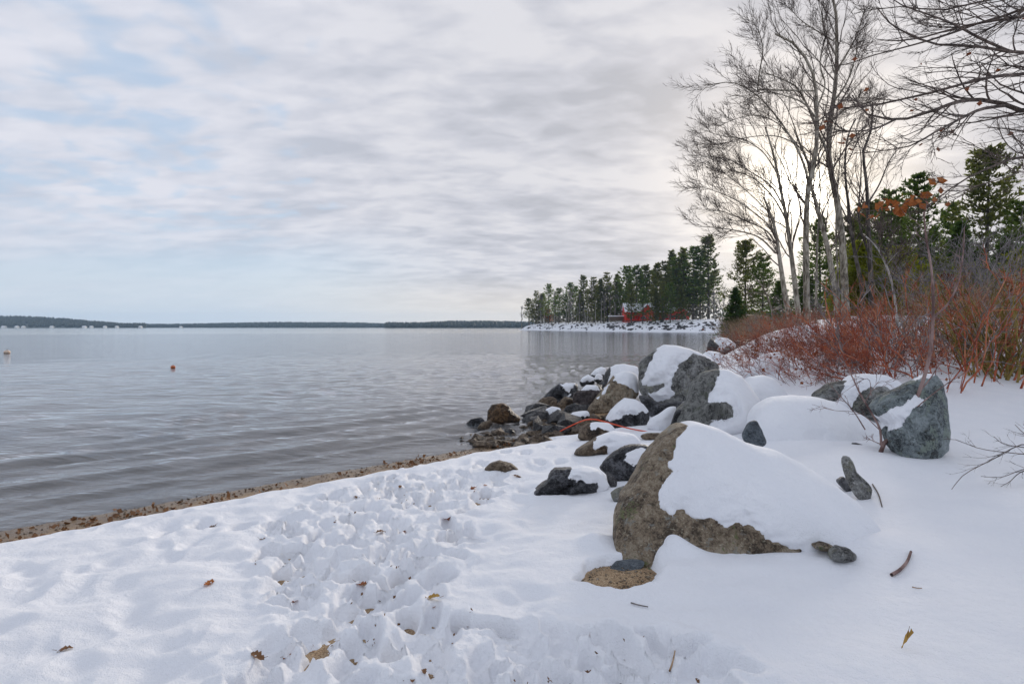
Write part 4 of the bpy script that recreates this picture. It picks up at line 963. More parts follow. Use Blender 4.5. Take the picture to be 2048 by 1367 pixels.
fill = [(1075, 520, -14), (1170, 560, -16), (1275, 560, -17), (1335, 500, -15), (1395, 520, -18), (1490, 540, -14), (1545, 480, 24), (1605, 420, 20), (1660, 480, 30), (1260, 430, 30), (1060, 470, 26), (1150, 450, 28), (985, 520, 20), (905, 520, 22), (800, 540, 18), (720, 560, 24), (660, 570, 14), (540, 610, 16), (455, 620, 20), (330, 650, 10), (265, 680, 0), (1460, 400, 32), (1375, 440, 34), (1750, 420, 24)]
for i, (cx, cy, dd) in enumerate(sorted(fill)):
    X, Y = T3(cx, cy); d = point_d(X) + dd; x = (X-1024)/F*d; z0 = float(ground_z(np.array([x]), np.array([d]))[0]); h = CAMZ + (HZ-Y)/F*d - z0
    o = farpine.get(i*3 + 2); put(o, x, d, z0, (h/30*1.15, h/30), r.uniform(0, 6.3), ORD[i] + ' shorter pine from the left in the understorey of the point', 'tree', 'shorter pines on the wooded point')
# undergrowth closing the view between the trunks of the point
n = 9000; q2 = np.stack([r.uniform(10, 130, n), r.uniform(240, 450, n)], -1); s2 = land_sd(q2[:, 0], q2[:, 1]); q2 = q2[(s2 > 9) & (s2 < 55)]; n = len(q2)
p3 = np.concatenate([q2, (ground_z(q2[:, 0], q2[:, 1]) + r.uniform(.2, 1, n)**1.5*6.5)[:, None]], 1)
V, f = leaf_tris(p3, 1.5, r); tag(mesh('undergrowth', V, f, M['underbrush'], smooth=False), 'dim grey-green undergrowth behind the trunks on the point', 'undergrowth', kind='stuff')
# right-hand woods
near_p = Stock([conifer_thing('pine_tree', conifer(18, 3.5, 5.0, 230+k, 'pine', .48, 50, 1.25), 'pine' if k else 'pinewarm') for k in range(3)])
near_s = Stock([conifer_thing('spruce_tree', conifer(14, .8, 4.0, 240+k, 'spruce', .42, 44, 1.2), 'spruce') for k in range(2)])
near_c = Stock([conifer_thing('cedar_tree', conifer(7, .2, 2.0, 250, 'bush', .26, 34, 1.3), 'cedar')])
W = [('p', 1490, 478, 95, 'tall layered pine left of the bare clump, above the leaning saplings'), ('p', 1525, 505, 88, 'shorter pine close behind the layered pine left of the clump'), ('s', 1470, 575, 80, 'low dark evergreen at the left foot of the woods'),
     ('s', 1560, 560, 70, 'dark evergreen seen between the left trunks of the clump'), ('p', 1640, 440, 75, 'pine seen straight behind the sun-glow tree'), ('s', 1610, 540, 62, 'dark spruce behind the middle trunks of the clump'),
     ('p', 1700, 430, 66, 'pine seen behind the thick-trunked tree'), ('c', 1725, 490, 29, 'yellow-green cedar bright behind the right trunks of the clump'), ('c', 1800, 500, 29, 'yellow-green cedar right of the double-trunked tree'), ('c', 1690, 545, 32, 'small yellow-green cedar between the clump\'s trunks'),
     ('p', 1780, 378, 58, 'bushy pine behind the cluster of rust leaves'), ('p', 1838, 352, 60, 'pointed pine right of the bushy pine'), ('s', 1760, 470, 48, 'dark spruce left of the crooked birch'), ('s', 1850, 480, 44, 'dark spruce behind the tall red stems'),
     ('p', 1972, 292, 55, 'tallest layered pine at the right, open top against the sky'), ('s', 1920, 440, 46, 'dark spruce at the left foot of the tallest right pine'), ('p', 2040, 400, 50, 'pine cut by the right picture edge'), ('s', 2010, 470, 42, 'dark spruce low by the right picture edge'),
     ('s', 1890, 520, 38, 'small dark spruce above the tan shrubs'), ('p', 1905, 410, 64, 'pine in the dip between the two taller right pines'), ('s', 1670, 560, 58, 'dark spruce low behind the leaning trunk'), ('s', 2075, 500, 40, 'spruce half outside the right picture edge'), ('c', 1880, 520, 31, 'yellow-green cedar behind the tallest tan shrub'), ('c', 2045, 505, 27, 'olive-green cedar low at the right picture edge'), ('p', 1735, 400, 62, 'pine left of the bushy pine behind the rust leaves'), ('s', 1960, 500, 36, 'small spruce under the tallest right pine'), ('c', 1845, 535, 26, 'small yellow-green cedar behind the tall red stems'), ('c', 1935, 530, 28, 'yellow-green cedar between tan shrubs and tallest right pine'), ('c', 1995, 545, 24, 'yellow-green cedar behind the olive shrubs'), ('s', 1800, 470, 52, 'dark spruce just right of the crooked birch')]
cnt = {'p': 0, 's': 0, 'c': 0}
for kk, X, Y, d, lab in W:
    x = (X-1024)/F*d; z0 = float(ground_z(np.array([x]), np.array([float(d)]))[0]) - .1; h = CAMZ + (HZ-Y)/F*d - z0
    st_, hh = {'p': (near_p, 18), 's': (near_s, 14), 'c': (near_c, 7)}[kk]
    o = st_.get(cnt[kk]); cnt[kk] += 1
    w = h/hh; w = max(w, .62) if kk != 'c' else w*1.15
    put(o, x, d, z0, (w, h/hh), r.uniform(0, 6.3), lab, 'tree', 'evergreens in the right-hand woods')
# --- bare grey trees: on the point and thickets in the woods
def bare_proto(name, h, seed, m_='greytwig', k=(24, 8, 6), r0=.11, rm=.03, lf=.30, ang=(.3, .7), t0=.25, mb='bark'):
    r = np.random.default_rng(seed)
    P = resample(np.cumsum(np.concatenate([[[0, 0, -.3]], np.stack([r.normal(size=5)*.02*h, r.normal(size=5)*.02*h, np.full(5, h/5)], -1)]), 0), 16)[None]
    R = (r0*np.linspace(1, .15, 16))[None]
    c1, r1 = spawn(P, R, k[0], r, t0, 1, lf, .2, ang, 6, .06, .1, .4, rm*1.3); c2, r2 = spawn(c1, r1, k[1], r, .2, 1, .42, .1, ang, 5, .05, .12, .5, rm)
    lst = [(c1, r1, 3), (c2, r2, 3)]
    if k[2]:
        c3, r3 = spawn(c2, r2, k[2], r, .2, 1, .45, .1, ang, 4, .04, .12, .6, rm*.8); lst.append((c3, r3, 3))
    root = empty(name, (0, 0, 0)); V, q = tubes([(P, R, 7)]); mesh('trunk', V, q, M[mb], root); V, q = tubes(lst); mesh('crown', V, q, M[m_], root)
    return root
fb = Stock([bare_proto('bare_tree', 18, 300+k, 'greytwig', (26, 8, 4), .22, .045) for k in range(2)])
bt = [(178, 715, 865), (345, 610, 850), (450, 600, 850), (590, 565, 850), (560, 600, 845), (735, 545, 845), (760, 535, 840), (905, 560, 840), (935, 590, 835), (1820, 560, 825), (1760, 600, 822), (1890, 620, 822), (650, 620, 850), (500, 650, 855), (850, 600, 845), (1960, 640, 820)]
for i, (cx, cy, by) in enumerate(sorted(bt)):
    X, Y = T3(cx, cy); d = point_d(X) - 3 + (r.uniform(0, 14) if i else -4); x = (X-1024)/F*d; z0 = float(far_snow(np.array([x]), np.array([d]))[0]); h = CAMZ + (HZ-Y)/F*d - z0
    put(fb.get(i), x, d, z0, (h/18*.95, h/18), r.uniform(0, 6), ORD[i] + ' leafless grey tree from the left tip of the wooded point', 'tree', 'leafless trees on the wooded point')
# slender pale trunks on the point
def pole(seed):
    r = np.random.default_rng(seed); P = resample([(0, 0, -.3), (.1*r.normal(), 0, 4), (.4*r.normal(), 0, 8), (.7*r.normal(), 0, 12)], 10)[None]
    root = empty('slender_trunk', (0, 0, 0)); V, q = tubes([(P, (.17*np.linspace(1, .4, 10))[None], 5)]); mesh('stem', V, q, M['birch'] if seed % 2 else M['bark'], root)
    c, rr = spawn(P, (.15*np.linspace(1, .4, 10))[None], 9, r, .4, 1, .25, .3, (.4, .9), 4, .1, .1, .4, .04); V, q = tubes([(c, rr, 3)]); mesh('twig_crown', V, q, M['greytwig'], root)['kind'] = 'stuff'
    return root
pl = Stock([pole(320), pole(321), pole(323)])
xs = sorted([310, 332, 365, 420, 445, 540, 560, 590, 625, 655, 700, 715, 745, 780, 830, 910, 945, 1000, 1060, 1130, 1300, 1385])
for i, cx in enumerate(xs):
    X, _ = T3(cx, 0); d = point_d(X) - r.uniform(0, 8); x = (X-1024)/F*d; z0 = float(far_snow(np.array([x]), np.array([d]))[0])
    o = pl.get(i); put(o, x, d, z0, r.uniform(.7, 1.15), r.uniform(0, 6), ORD[i] + ' slender pale trunk from the left along the point\'s bank', 'tree', 'slender trunks on the point'); o.rotation_euler[1] = r.normal()*.06
# leaning pale saplings beside the cove
def whip(pts, d, rr, lab, mm='birch'):
    P = resample([px(*p, d) for p in pts], 10); g = P[0].copy(); root = empty('leaning_sapling', g); tag(root, lab, 'sapling', 'leaning saplings by the cove')
    V, q = tubes([(P[None], (rr*np.linspace(1, .3, 10))[None], 5)]); mesh('stem', V, q, M[mm], root, True, g)
    c, r_ = spawn(P[None], (rr*np.linspace(1, .3, 10))[None], 7, np.random.default_rng(int(pts[0][0])), .4, 1, .3, .2, (.2, .5), 5, .05, .1, .5, rr*.2, (-.15, 0, .1)); V, q = tubes([(c, r_, 3)]); mesh('twig_crown', V, q, M['greytwig'], root, True, g)['kind'] = 'stuff'
for i, (a, b) in enumerate([((1432, 642), (1410, 603)), ((1441, 643), (1415, 590)), ((1447, 643), (1422, 586)), ((1452, 644), (1428, 584)), ((1478, 644), (1456, 590)), ((1484, 644), (1460, 584)), ((1490, 645), (1464, 582)), ((1489, 642), (1468, 592))]):
    whip([a, ((a[0]*.6+b[0]*.4)+1, a[1]*.55+b[1]*.45), b], 120.0 + i*2, .16, ORD[i] + ' pale leaning sapling from the left by the cove')
# orange-leaved young tree on the point
def leafy(name, label, X, Y0, Y1, d, mleaf, n, seed, size):
    r = np.random.default_rng(seed); h = (Y1-Y0)/F*d; x = (X-1024)/F*d; z0 = CAMZ - (Y1-HZ)/F*d
    P = resample([(x, d, z0-.3), (x+.05*h, d, z0+.4*h), (x, d, z0+h*.9)], 10)[None]; R = (.018*h*np.linspace(1, .2, 10))[None]
    c1, r1 = spawn(P, R, 16, r, .2, 1, .5, .1, (.5, 1.0), 5, .05, .1, .4, .004*h); c2, r2 = spawn(c1, r1, 5, r, .3, 1, .5, .1, (.4, .9), 4, .02, .1, .5, .003*h)
    root = empty(name, P[0, 0]); tag(root, label, 'tree'); V, q = tubes([(P, R, 6), (c1, r1, 3), (c2, r2, 3)]); mesh('trunk', V, q, M['twig'], root, True, P[0, 0])
    pts = c2.reshape(-1, 3); pts = pts[r.choice(len(pts), n)] + r.normal(size=(n, 3))*.03*h
    V, f = leaf_tris(pts, size, r); mesh('crown', V, f, M[mleaf], root, False, P[0, 0])
leafy('beech_tree', 'young tree with orange leaves near the left tip of the point', 1096, 618, 652, 395, 'orangeleaf', 700, 400, .8)
leafy('beech_tree', 'small rust-leaved beech behind the right shrubs by the woods', 1885, 560, 650, 27, 'rustleaf', 1100, 401, .16)
leafy('beech_tree', 'rust-leaved sapling at the far right among tan shrubs', 2030, 570, 690, 17, 'rustleaf', 900, 402, .10)

# --- shrubs
def shrub(name, h, w, seed, m_, ns=46, k=(4, 4), r0=.011, rm=.0045, leanx=-.2, spread=.8, up=.06, tw=None):
    r = np.random.default_rng(seed); a = r.uniform(0, 6.3, ns); rr = np.sqrt(r.uniform(0, 1, ns))*w*.35
    base = np.stack([np.cos(a)*rr, np.sin(a)*rr, np.full(ns, -.15)], -1)
    dirv = nrmz(np.stack([np.cos(a)*spread*r.uniform(.2, 1.2, ns) + leanx, np.sin(a)*spread*r.uniform(.2, 1.2, ns), np.ones(ns)], -1))
    L = h*r.uniform(.55, 1.1, ns); pts = [base]; d = dirv
    for i in range(7):
        d = nrmz(d + r.normal(size=d.shape)*.20 + np.array([0, 0, up])); pts.append(pts[-1] + d*(L/7)[:, None])
    P = np.stack(pts, 1); R = (.72*r0*r.uniform(.6, 1.3, ns))[:, None]*np.linspace(1, .4, 8)[None]
    c1, r1 = spawn(P, R, k[0], r, .2, 1, .5, .05, (.35, 1.0), 6, .03, .17, .6, rm*1.2); c2, r2 = spawn(c1, r1, k[1], r, .2, 1, .5, .04, (.35, 1.0), 5, .02, .17, .7, rm)
    root = empty(name, (0, 0, 0)); V, q = tubes([(P, R, 4)]); mesh('stem_cluster', V, q, M[m_], root)['kind'] = 'stuff'; V, q = tubes([(c1, r1, 3), (c2, r2, 3)]); mesh('twig_crown', V, q, M[tw or m_], root)['kind'] = 'stuff'
    return root
print('shrubs...')
SH = {'red': Stock([shrub('red_shrub', 1.45, 2.4, 500+k, 'red', 26, (5, 4), .015, tw=['red', 'tanshrub', 'greytwig'][k]) for k in range(3)]), 'maroon': Stock([shrub('maroon_shrub', 1.1, 2.5, 510+k, 'maroon', 30, (5, 4), .010, .004, -.55, .9, tw='red' if k else 'maroon') for k in range(2)]),
      'tan': Stock([shrub('tan_shrub', 2.4, 2.2, 520, 'tanshrub', 18, (4, 4), .014, .004, .15, .8)]), 'olive': Stock([shrub('olive_shrub', 1.6, 1.2, 530, 'olive', 22, (3, 3), .024, .006, -.1, .4)]),
      'grey': Stock([shrub('grey_thicket_bush', 2.8, 3.0, 540+k, 'greytwig', 16, (5, 5), .016, .007, 0, .5) for k in range(2)])}
SL = [('maroon', 1480, 13.8, .85), ('maroon', 1530, 15.5, 1.0), ('maroon', 1560, 12.2, .75), ('maroon', 1600, 13.5, 1.0), ('maroon', 1660, 12.0, .9), ('maroon', 1640, 16.0, 1.0), ('maroon', 1720, 13.5, 1.0), ('maroon', 1700, 10.8, .75), ('maroon', 1500, 19, .9), ('maroon', 1560, 20, 1.0), ('maroon', 1770, 11.5, .9), ('maroon', 1570, 14.6, 1.2), ('maroon', 1625, 14.8, 1.2), ('maroon', 1675, 14.9, 1.3), ('maroon', 1710, 15.6, 1.3), ('maroon', 1505, 16.5, 1.1), ('maroon', 1650, 13.3, 1.2), ('maroon', 1545, 17.5, 1.0), ('maroon', 1590, 18.5, 1.0), ('maroon', 1620, 17, 1.0), ('maroon', 1650, 19.5, 1.1), ('maroon', 1690, 17, 1.1), ('maroon', 1520, 12.8, .7), ('maroon', 1610, 11.3, .7), ('maroon', 1720, 19, 1.1),
      ('red', 1740, 15.5, 1.1), ('red', 1800, 12.5, 1.0), ('red', 1830, 10.4, 1.15), ('red', 1870, 10.9, 1.75), ('red', 1900, 12.5, 1.6), ('red', 1790, 17, 1.2), ('red', 1860, 16, 1.3), ('red', 1960, 11.6, 1.0), ('red', 2030, 12.2, 1.1), ('red', 1930, 15, 1.3), ('red', 2010, 16, 1.3),
      ('tan', 1880, 12.8, 1.0), ('tan', 1930, 13.4, 1.0), ('tan', 1820, 14.5, .9), ('tan', 2000, 14.0, 1.0), ('tan', 2060, 13, 1.0), ('olive', 1985, 11.0, 1.0), ('olive', 2020, 11.4, 1.2), ('olive', 1960, 12.8, 1.0),
      ('grey', 1900, 20, 1.2), ('grey', 1960, 22, 1.4), ('grey', 2030, 20, 1.4), ('grey', 1840, 24, 1.2), ('grey', 1760, 34, 1.2), ('grey', 1690, 38, 1.0), ('grey', 1600, 31, .9), ('grey', 1990, 27, 1.8), ('grey', 2060, 25, 1.8), ('grey', 1540, 36, .9), ('grey', 1480, 44, .9)]
names = {'maroon': 'dark red-brown low shrub', 'red': 'red-stemmed shrub', 'tan': 'tall tan-twigged shrub', 'olive': 'olive-yellow stemmed shrub', 'grey': 'grey leafless thicket bush'}
byk = {}
for t_ in SL: byk.setdefault(t_[0], []).append(t_)
for kk, lst in byk.items():
    for i, (_, X, d, s_) in enumerate(sorted(lst, key=lambda q: q[1])):
        x = (X-1024)/F*d; z0 = float(snow_z(np.array([x]), np.array([float(d)]))[0])
        if X < 1815 and d > 12.4 and kk in ('maroon', 'red'): s_ *= .68
        o = SH[kk].get(i); put(o, x, d, z0, s_*r.uniform(.9, 1.1), r.normal()*.3, ORD[i] + ' ' + names[kk] + ' counting from the water side of the bank', 'shrub', 'shrubs on the bank')
# last dead leaves caught in the shrubs
lp = []
for kk, X, d, s_ in SL:
    if kk in ('maroon', 'red', 'tan'):
        n = 26; x = (X-1024)/F*d; p = np.stack([x + r.normal(size=n)*.5, d + r.normal(size=n)*.5, np.full(n, float(snow_z(np.array([x]), np.array([float(d)]))[0])) + r.uniform(.02, .5, n)**1.0], -1); lp.append(p)
V, f = leaf_tris(np.concatenate(lp), .07, r); tag(mesh('leaf_litter', V, f, M['rustleaf'], smooth=False), 'rust-brown dead leaves caught low among the shrubs', 'leaves', kind='stuff')
# the red sapling in front of the lichen boulder
def sapling():
    r = np.random.default_rng(600); d = 6.15
    st = [T2([(1385, 560), (1392, 528), (1440, 490), (1500, 430), (1545, 340), (1580, 250), (1610, 150), (1625, 60), (1632, -60), (1632, -180), (1622, -300), (1600, -420), (1590, -540)]),
          T2([(1395, 525), (1390, 450), (1350, 375), (1300, 290), (1255, 195), (1200, 110), (1130, 30)]), T2([(1322, 452), (1270, 370), (1200, 290), (1150, 235)]),
          T2([(1500, 430), (1560, 350), (1700, 240), (1800, 180), (1880, 90)]), T2([(1395, 460), (1300, 380), (1180, 365), (1080, 338)]), T2([(1632, -60), (1700, -120), (1750, -230), (1770, -360), (1775, -470)]),
          T2([(1395, 520), (1350, 500), (1330, 485)]), T2([(1350, 300), (1330, 220), (1200, 300)]), T2([(1320, 330), (1380, 240), (1440, 235), (1490, 215)])]
    rads = [.024, .013, .007, .007, .005, .012, .006, .004, .004]
    P = [resample([px(*p, d + .1*math.sin(k + i*.6)) for i, p in enumerate(s_)], 18) for k, s_ in enumerate(st)]
    g = P[0][0].copy(); z = float(snow_z(g[0:1], g[1:2])[0]); P[0][0, 2] = min(P[0][0, 2], z-.05)
    root = empty('sapling', g); tag(root, 'red-brown forked sapling leaning in front of the blue-green lichen boulder', 'sapling')
    V, q = tubes([(P[0][None], (rads[0]*np.linspace(1, .3, 18))[None], 8)]); mesh('trunk', V, q, M['sapbark'], root, True, g)
    A = np.stack(P); R = np.stack([rr*np.linspace(1, .3, 18) for rr in rads])
    c1, r1 = spawn(A, R, 6, r, .3, 1, .22, .05, (.4, .9), 6, .06, .12, .5, .0028); c2, r2 = spawn(c1, r1, 3, r, .3, 1, .4, .03, (.4, .9), 5, .05, .12, .6, .002)
    V, q = tubes([(A[1:], R[1:], 6), (c1, r1, 4), (c2, r2, 3)]); mesh('branch_whorls', V, q, M['sapbark'], root, True, g)['kind'] = 'stuff'
M['sapbark'] = bark_mat('sapling_bark', (.10, .055, .05), (.21, .13, .115), (.32, .22, .20), 10)
sapling()
# twig spray at the right edge, low over the snow
def spray():
    r = np.random.default_rng(610); d = 5.0
    st = [T2([(2300, 560), (2150, 540), (2040, 520), (1900, 590), (1770, 660), (1700, 745), (1650, 750)]), T2([(2300, 590), (2120, 570), (2000, 560), (1850, 540), (1740, 500), (1680, 495)]), T2([(2300, 620), (2150, 620), (2040, 635), (1940, 670), (1850, 665)]), T2([(2200, 580), (2080, 540), (1960, 520), (1910, 485)]), T2([(2200, 640), (2050, 640), (1980, 690), (1940, 712)]), T2([(2150, 520), (2050, 470), (2005, 430)])]
    P = [resample([px(*p, d + .06*math.sin(k*2 + i)) for i, p in enumerate(s_)], 16) for k, s_ in enumerate(st)]
    g = P[0][0].copy(); g[2] = float(snow_z(g[0:1], g[1:2])[0]) - .05
    for p in P: p[0] = g + np.array([0, 0, .06])
    A = np.stack(P); R = np.stack([.006*np.linspace(1, .35, 16)]*len(P))
    c1, r1 = spawn(A, R, 5, r, .4, 1, .2, .04, (.3, .8), 6, .03, .12, .6, .0017, (-.3, 0, 0)); c2, r2 = spawn(c1, r1, 2, r, .3, 1, .4, .03, (.4, .9), 4, .02, .12, .6, .0013)
    root = empty('twig_bush', g); tag(root, 'thin leafless twigs reaching in low over the snow from the right edge', 'shrub')
    V, q = tubes([(A, R, 5)]); mesh('stem_cluster', V, q, M['twig'], root, True, g)['kind'] = 'stuff'; V, q = tubes([(c1, r1, 3), (c2, r2, 3)]); mesh('twig_crown', V, q, M['twig'], root, True, g)['kind'] = 'stuff'
spray()
# ------------------------------------------------------------------ far shore, house, buoys, small things
def plainb(name, c, rough=.6): return plain(name, tuple(x*.85 for x in c), c, 3, rough)
M['forest'] = leaf_mat('far_forest', (.020, .034, .026), (.05, .06, .05), .02, 0)
def ridge(name, pts, d, depth, seed, kindn='structure'):
    """a wooded ridge: pts are (photo x, photo y of its skyline); real hill with its far slope"""
    r = np.random.default_rng(seed); X = np.array([p[0] for p in pts]); Y = np.array([p[1] for p in pts])
    n = 240; xx = np.linspace(X[0], X[-1], n); hh = np.interp(xx, X, CAMZ + (HZ-Y)/F*(d+depth*.5)) - 9
    prof = np.array([-.02, .0, .10, .35, .7, 1, .8, .3, -.1]); dep = np.array([-.02, 0, .03, .12, .28, .5, .75, .95, 1.0])*depth
    V = np.array([[((x_-1024)/F)*(d+dp), d+dp, max(h_, 1)*p_ + .4] for p_, dp in zip(prof, dep) for x_, h_ in zip(xx, hh)])
    idx = np.arange(len(prof)*n).reshape(len(prof), n); f = np.stack([idx[:-1, :-1], idx[:-1, 1:], idx[1:, 1:], idx[1:, :-1]], -1).reshape(-1, 4)
    tag(mesh(name, V, f, M['forest']), kind='structure')
    return xx, hh, prof, dep
def woods(name, label, R_, d, n, seed, hr=(8, 15)):
    xx, hh, prof, dep = R_; r = np.random.default_rng(seed)
    X = r.uniform(xx[0], xx[-1], n); dp = r.uniform(dep[2]*.4, dep[6], n); h = np.interp(dp, dep, prof)*np.maximum(np.interp(X, xx, hh), 1) + .3
    th = r.uniform(*hr, n); w = th*r.uniform(.22, .42, n); x = (X-1024)/F*(d+dp); y = d + dp
    V, Fs = [], []
    a = np.arange(5)*2*math.pi/5
    ring = np.stack([np.cos(a), np.sin(a)], -1)
    for (zz, ww) in ((.08, .55), (.35, 1.0), (.7, .62)):
        V.append(np.stack([x[:, None] + ring[None, :, 0]*(w*ww)[:, None]*r.uniform(.7, 1.3, (n, 5)), y[:, None] + ring[None, :, 1]*(w*ww)[:, None], np.repeat((h + th*zz)[:, None], 5, 1)], -1))
    top = np.stack([x, y, h + th], -1)[:, None]
    VV = np.concatenate(V + [top], 1); base = np.arange(n)[:, None, None]*16
    q = np.array([[k*5+j, k*5+(j+1) % 5, (k+1)*5+(j+1) % 5, (k+1)*5+j] for k in range(2) for j in range(5)]); t3 = np.array([[10+j, 10+(j+1) % 5, 15] for j in range(5)])
    tag(mesh(name, VV.reshape(-1, 3), [(base + q[None]).reshape(-1, 4), (base + t3[None]).reshape(-1, 3)], M['forest'], smooth=False), label, 'forest', kind='stuff')
RA_ = ridge('hill', [(-700, 640), (-300, 634), (-60, 632), (40, 633), (120, 637), (200, 644), (260, 650), (290, 653)], 1500, 700, 1)
woods('far_forest', 'dark wooded hillside on the far left shore', RA_, 1500, 5200, 2)
RB_ = ridge('far_shore', [(240, 652), (330, 650), (420, 648), (560, 645), (700, 646), (800, 649), (840, 651)], 1900, 500, 3)
woods('far_forest', 'low dark treeline across the lake in the middle', RB_, 1900, 3800, 4)
RC_ = ridge('far_shore', [(770, 651), (840, 648), (900, 644), (980, 644), (1060, 646), (1150, 648), (1300, 650)], 1250, 500, 5)
woods('far_forest', 'dark treeline across the lake just left of the wooded point', RC_, 1250, 2600, 6)
M['white'] = plainb('house_white', (.75, .74, .72)); M['roofsnow'] = M['snow']; M['housered'] = plain('house_red', (.66, .030, .016), (.74, .04, .02), 2, .55)
M['glass'] = plainb('window_dark', (.03, .035, .04), .15); M['trim'] = plainb('trim_white', (.72, .7, .66)); M['wood'] = plainb('deck_wood', (.12, .085, .06))
def box(x0, x1, y0, y1, z0, z1):
    V = np.array([(x, y, z) for z in (z0, z1) for y in (y0, y1) for x in (x0, x1)]); return V, np.array([(0, 2, 3, 1), (4, 5, 7, 6), (0, 1, 5, 4), (2, 6, 7, 3), (0, 4, 6, 2), (1, 3, 7, 5)])
def gable(x0, x1, y0, y1, z0, ze, zr, axis):
    """gabled block: ridge along axis"""
    if axis == 'x': V = [(x0, y0, z0), (x1, y0, z0), (x1, y1, z0), (x0, y1, z0), (x0, y0, ze), (x1, y0, ze), (x1, y1, ze), (x0, y1, ze), (x0, (y0+y1)/2, zr), (x1, (y0+y1)/2, zr)]; q = [(0, 1, 5, 4), (2, 3, 7, 6)]; t3 = [(4, 7, 8), (5, 9, 6)]; q += [(3, 0, 4, 7), (1, 2, 6, 5)]
    else: V = [(x0, y0, z0), (x1, y0, z0), (x1, y1, z0), (x0, y1, z0), (x0, y0, ze), (x1, y0, ze), (x1, y1, ze), (x0, y1, ze), ((x0+x1)/2, y0, zr), ((x0+x1)/2, y1, zr)]; q = [(1, 2, 6, 5), (3, 0, 4, 7), (0, 1, 5, 4), (2, 3, 7, 6)]; t3 = [(4, 5, 8), (6, 7, 9)]
    return np.array(V, float), [np.array(q), np.array(t3)]
def roof(x0, x1, y0, y1, ze, zr, axis, t=.35, o=.5):
    def slab(a, b, c, d): # quad plus thickness up
        V = np.array([a, b, c, d, *(np.array([a, b, c, d]) + [0, 0, t])]); return V, np.array([(0, 3, 2, 1), (4, 5, 6, 7), (0, 1, 5, 4), (1, 2, 6, 5), (2, 3, 7, 6), (3, 0, 4, 7)])
    k = (zr-ze)/((y1-y0)/2 if axis == 'x' else (x1-x0)/2)
    if axis == 'x':
        m = (y0+y1)/2; return [slab((x0-o, y0-o, ze-k*o), (x1+o, y0-o, ze-k*o), (x1+o, m, zr), (x0-o, m, zr)), slab((x1+o, y1+o, ze-k*o), (x0-o, y1+o, ze-k*o), (x0-o, m+.01, zr), (x1+o, m+.01, zr))]
    m = (x0+x1)/2; return [slab((x0-o, y1+o, ze-k*o), (x0-o, y0-o, ze-k*o), (m, y0-o, zr), (m, y1+o, zr)), slab((x1+o, y0-o, ze-k*o), (x1+o, y1+o, ze-k*o), (m+.01, y1+o, zr), (m+.01, y0-o, zr))]
def red_house():
    d = 262.0; P = lambda cx, cy: px(*T3(cx, cy), d)
    zb = P(0, 822)[2] - .6; xL = P(1040, 0)[0]; xm0 = P(1150, 0)[0]; xm1 = P(1262, 0)[0]; xr0 = P(1405, 0)[0]; xr1 = P(1545, 0)[0]
    g = np.array([(xL+xr1)/2, d, zb]); root = empty('red_house', g); tag(root, 'bright red gabled house with snowy roofs among the pines on the point', 'house')
    blocks = [(xL, xr0, d+3, d+11, P(0, 745)[2], P(0, 680)[2], 'x', 'main'), (xm0, xm1, d, d+9, P(0, 750)[2], P(0, 690)[2], 'y', 'wing'), (xr0, xr1, d-1, d+10, P(0, 760)[2], P(0, 712)[2], 'y', 'wing')]
    for x0, x1, y0, y1, ze, zr, ax, nm in blocks:
        V, f = gable(x0, x1, y0, y1, zb-1, ze, zr, ax); w = mesh('wall', V, f, M['housered'], root, False, g)
        for V, f in roof(x0, x1, y0, y1, ze+.05, zr+.05, ax): mesh('roof_snow', V, f, M['snow'], root, False, g)
        n = 4 if nm == 'main' else 2
        for k in range(n):
            for zz in ((zb+1.2, zb+2.8),):
                xc = x0 + (x1-x0)*(k+.5)/n
                V, f = box(xc-.55, xc+.55, y0-.05, y0+.05, zz[0], zz[1]); fr = mesh('window', V, f, M['trim'], root, False, g)
                V, f = box(xc-.42, xc+.42, y0-.09, y0-.02, zz[0]+.13, zz[1]-.13); pn = mesh('pane', V, f, M['glass'], fr, False, None); pn.location = -g
    V, f = box(xm1+2, xm1+3, d+6.5, d+7.5, P(0, 720)[2], P(0, 662)[2]); mesh('chimney', V, f, M['purple'], root, False, g)
    V, f = box(xL-1, xm0+6, d-3, d+1, zb+.1, zb+.5); mesh('deck', V, f, M['wood'], root, False, g)
    g2 = px(*T3(950, 812), 270.0); rt = empty('woodpile', g2); tag(rt, 'low dark woodpile under snow left of the red house', 'woodpile')
    V, f = box(g2[0]-3.2, g2[0]+3.2, 269, 271.5, g2[2]-.8, g2[2]+1.3); mesh('logs', V, f, M['wood'], rt, False, g2)
    V, f = box(g2[0]-3.5, g2[0]+3.5, 268.7, 271.8, g2[2]+1.31, g2[2]+1.75); mesh('snow_cap', V, f, M['snow'], rt, False, g2)
red_house()
for i, (X, w, d, c) in enumerate([(8, 14, 1480, 'white'), (34, 10, 1480, 'white'), (47, 9, 1482, 'white'), (104, 10, 1480, 'white'), (169, 12, 1478, 'white'), (183, 9, 1480, 'white'), (210, 9, 1480, 'white'), (234, 8, 1480, 'white'), (281, 10, 1500, 'white'), (362, 10, 1880, 'white')]):
    w *= .6; x = (X-1024)/F*d; root = empty('lake_house', (x, d, .5)); tag(root, ORD[i] + ' tiny pale house from the left on the far shore', 'house', 'houses on the far shore'); g = np.array([x, d, .5])
    V, f = gable(x-w*.5, x+w*.5, d-4, d+4, -.5, 3.0, 5.0, 'x'); mesh('wall', V, f, M['white'], root, False, g)
    for V, f in roof(x-w*.5, x+w*.5, d-4, d+4, 3.05, 5.05, 'x'): mesh('roof_snow', V, f, M['snow'], root, False, g)
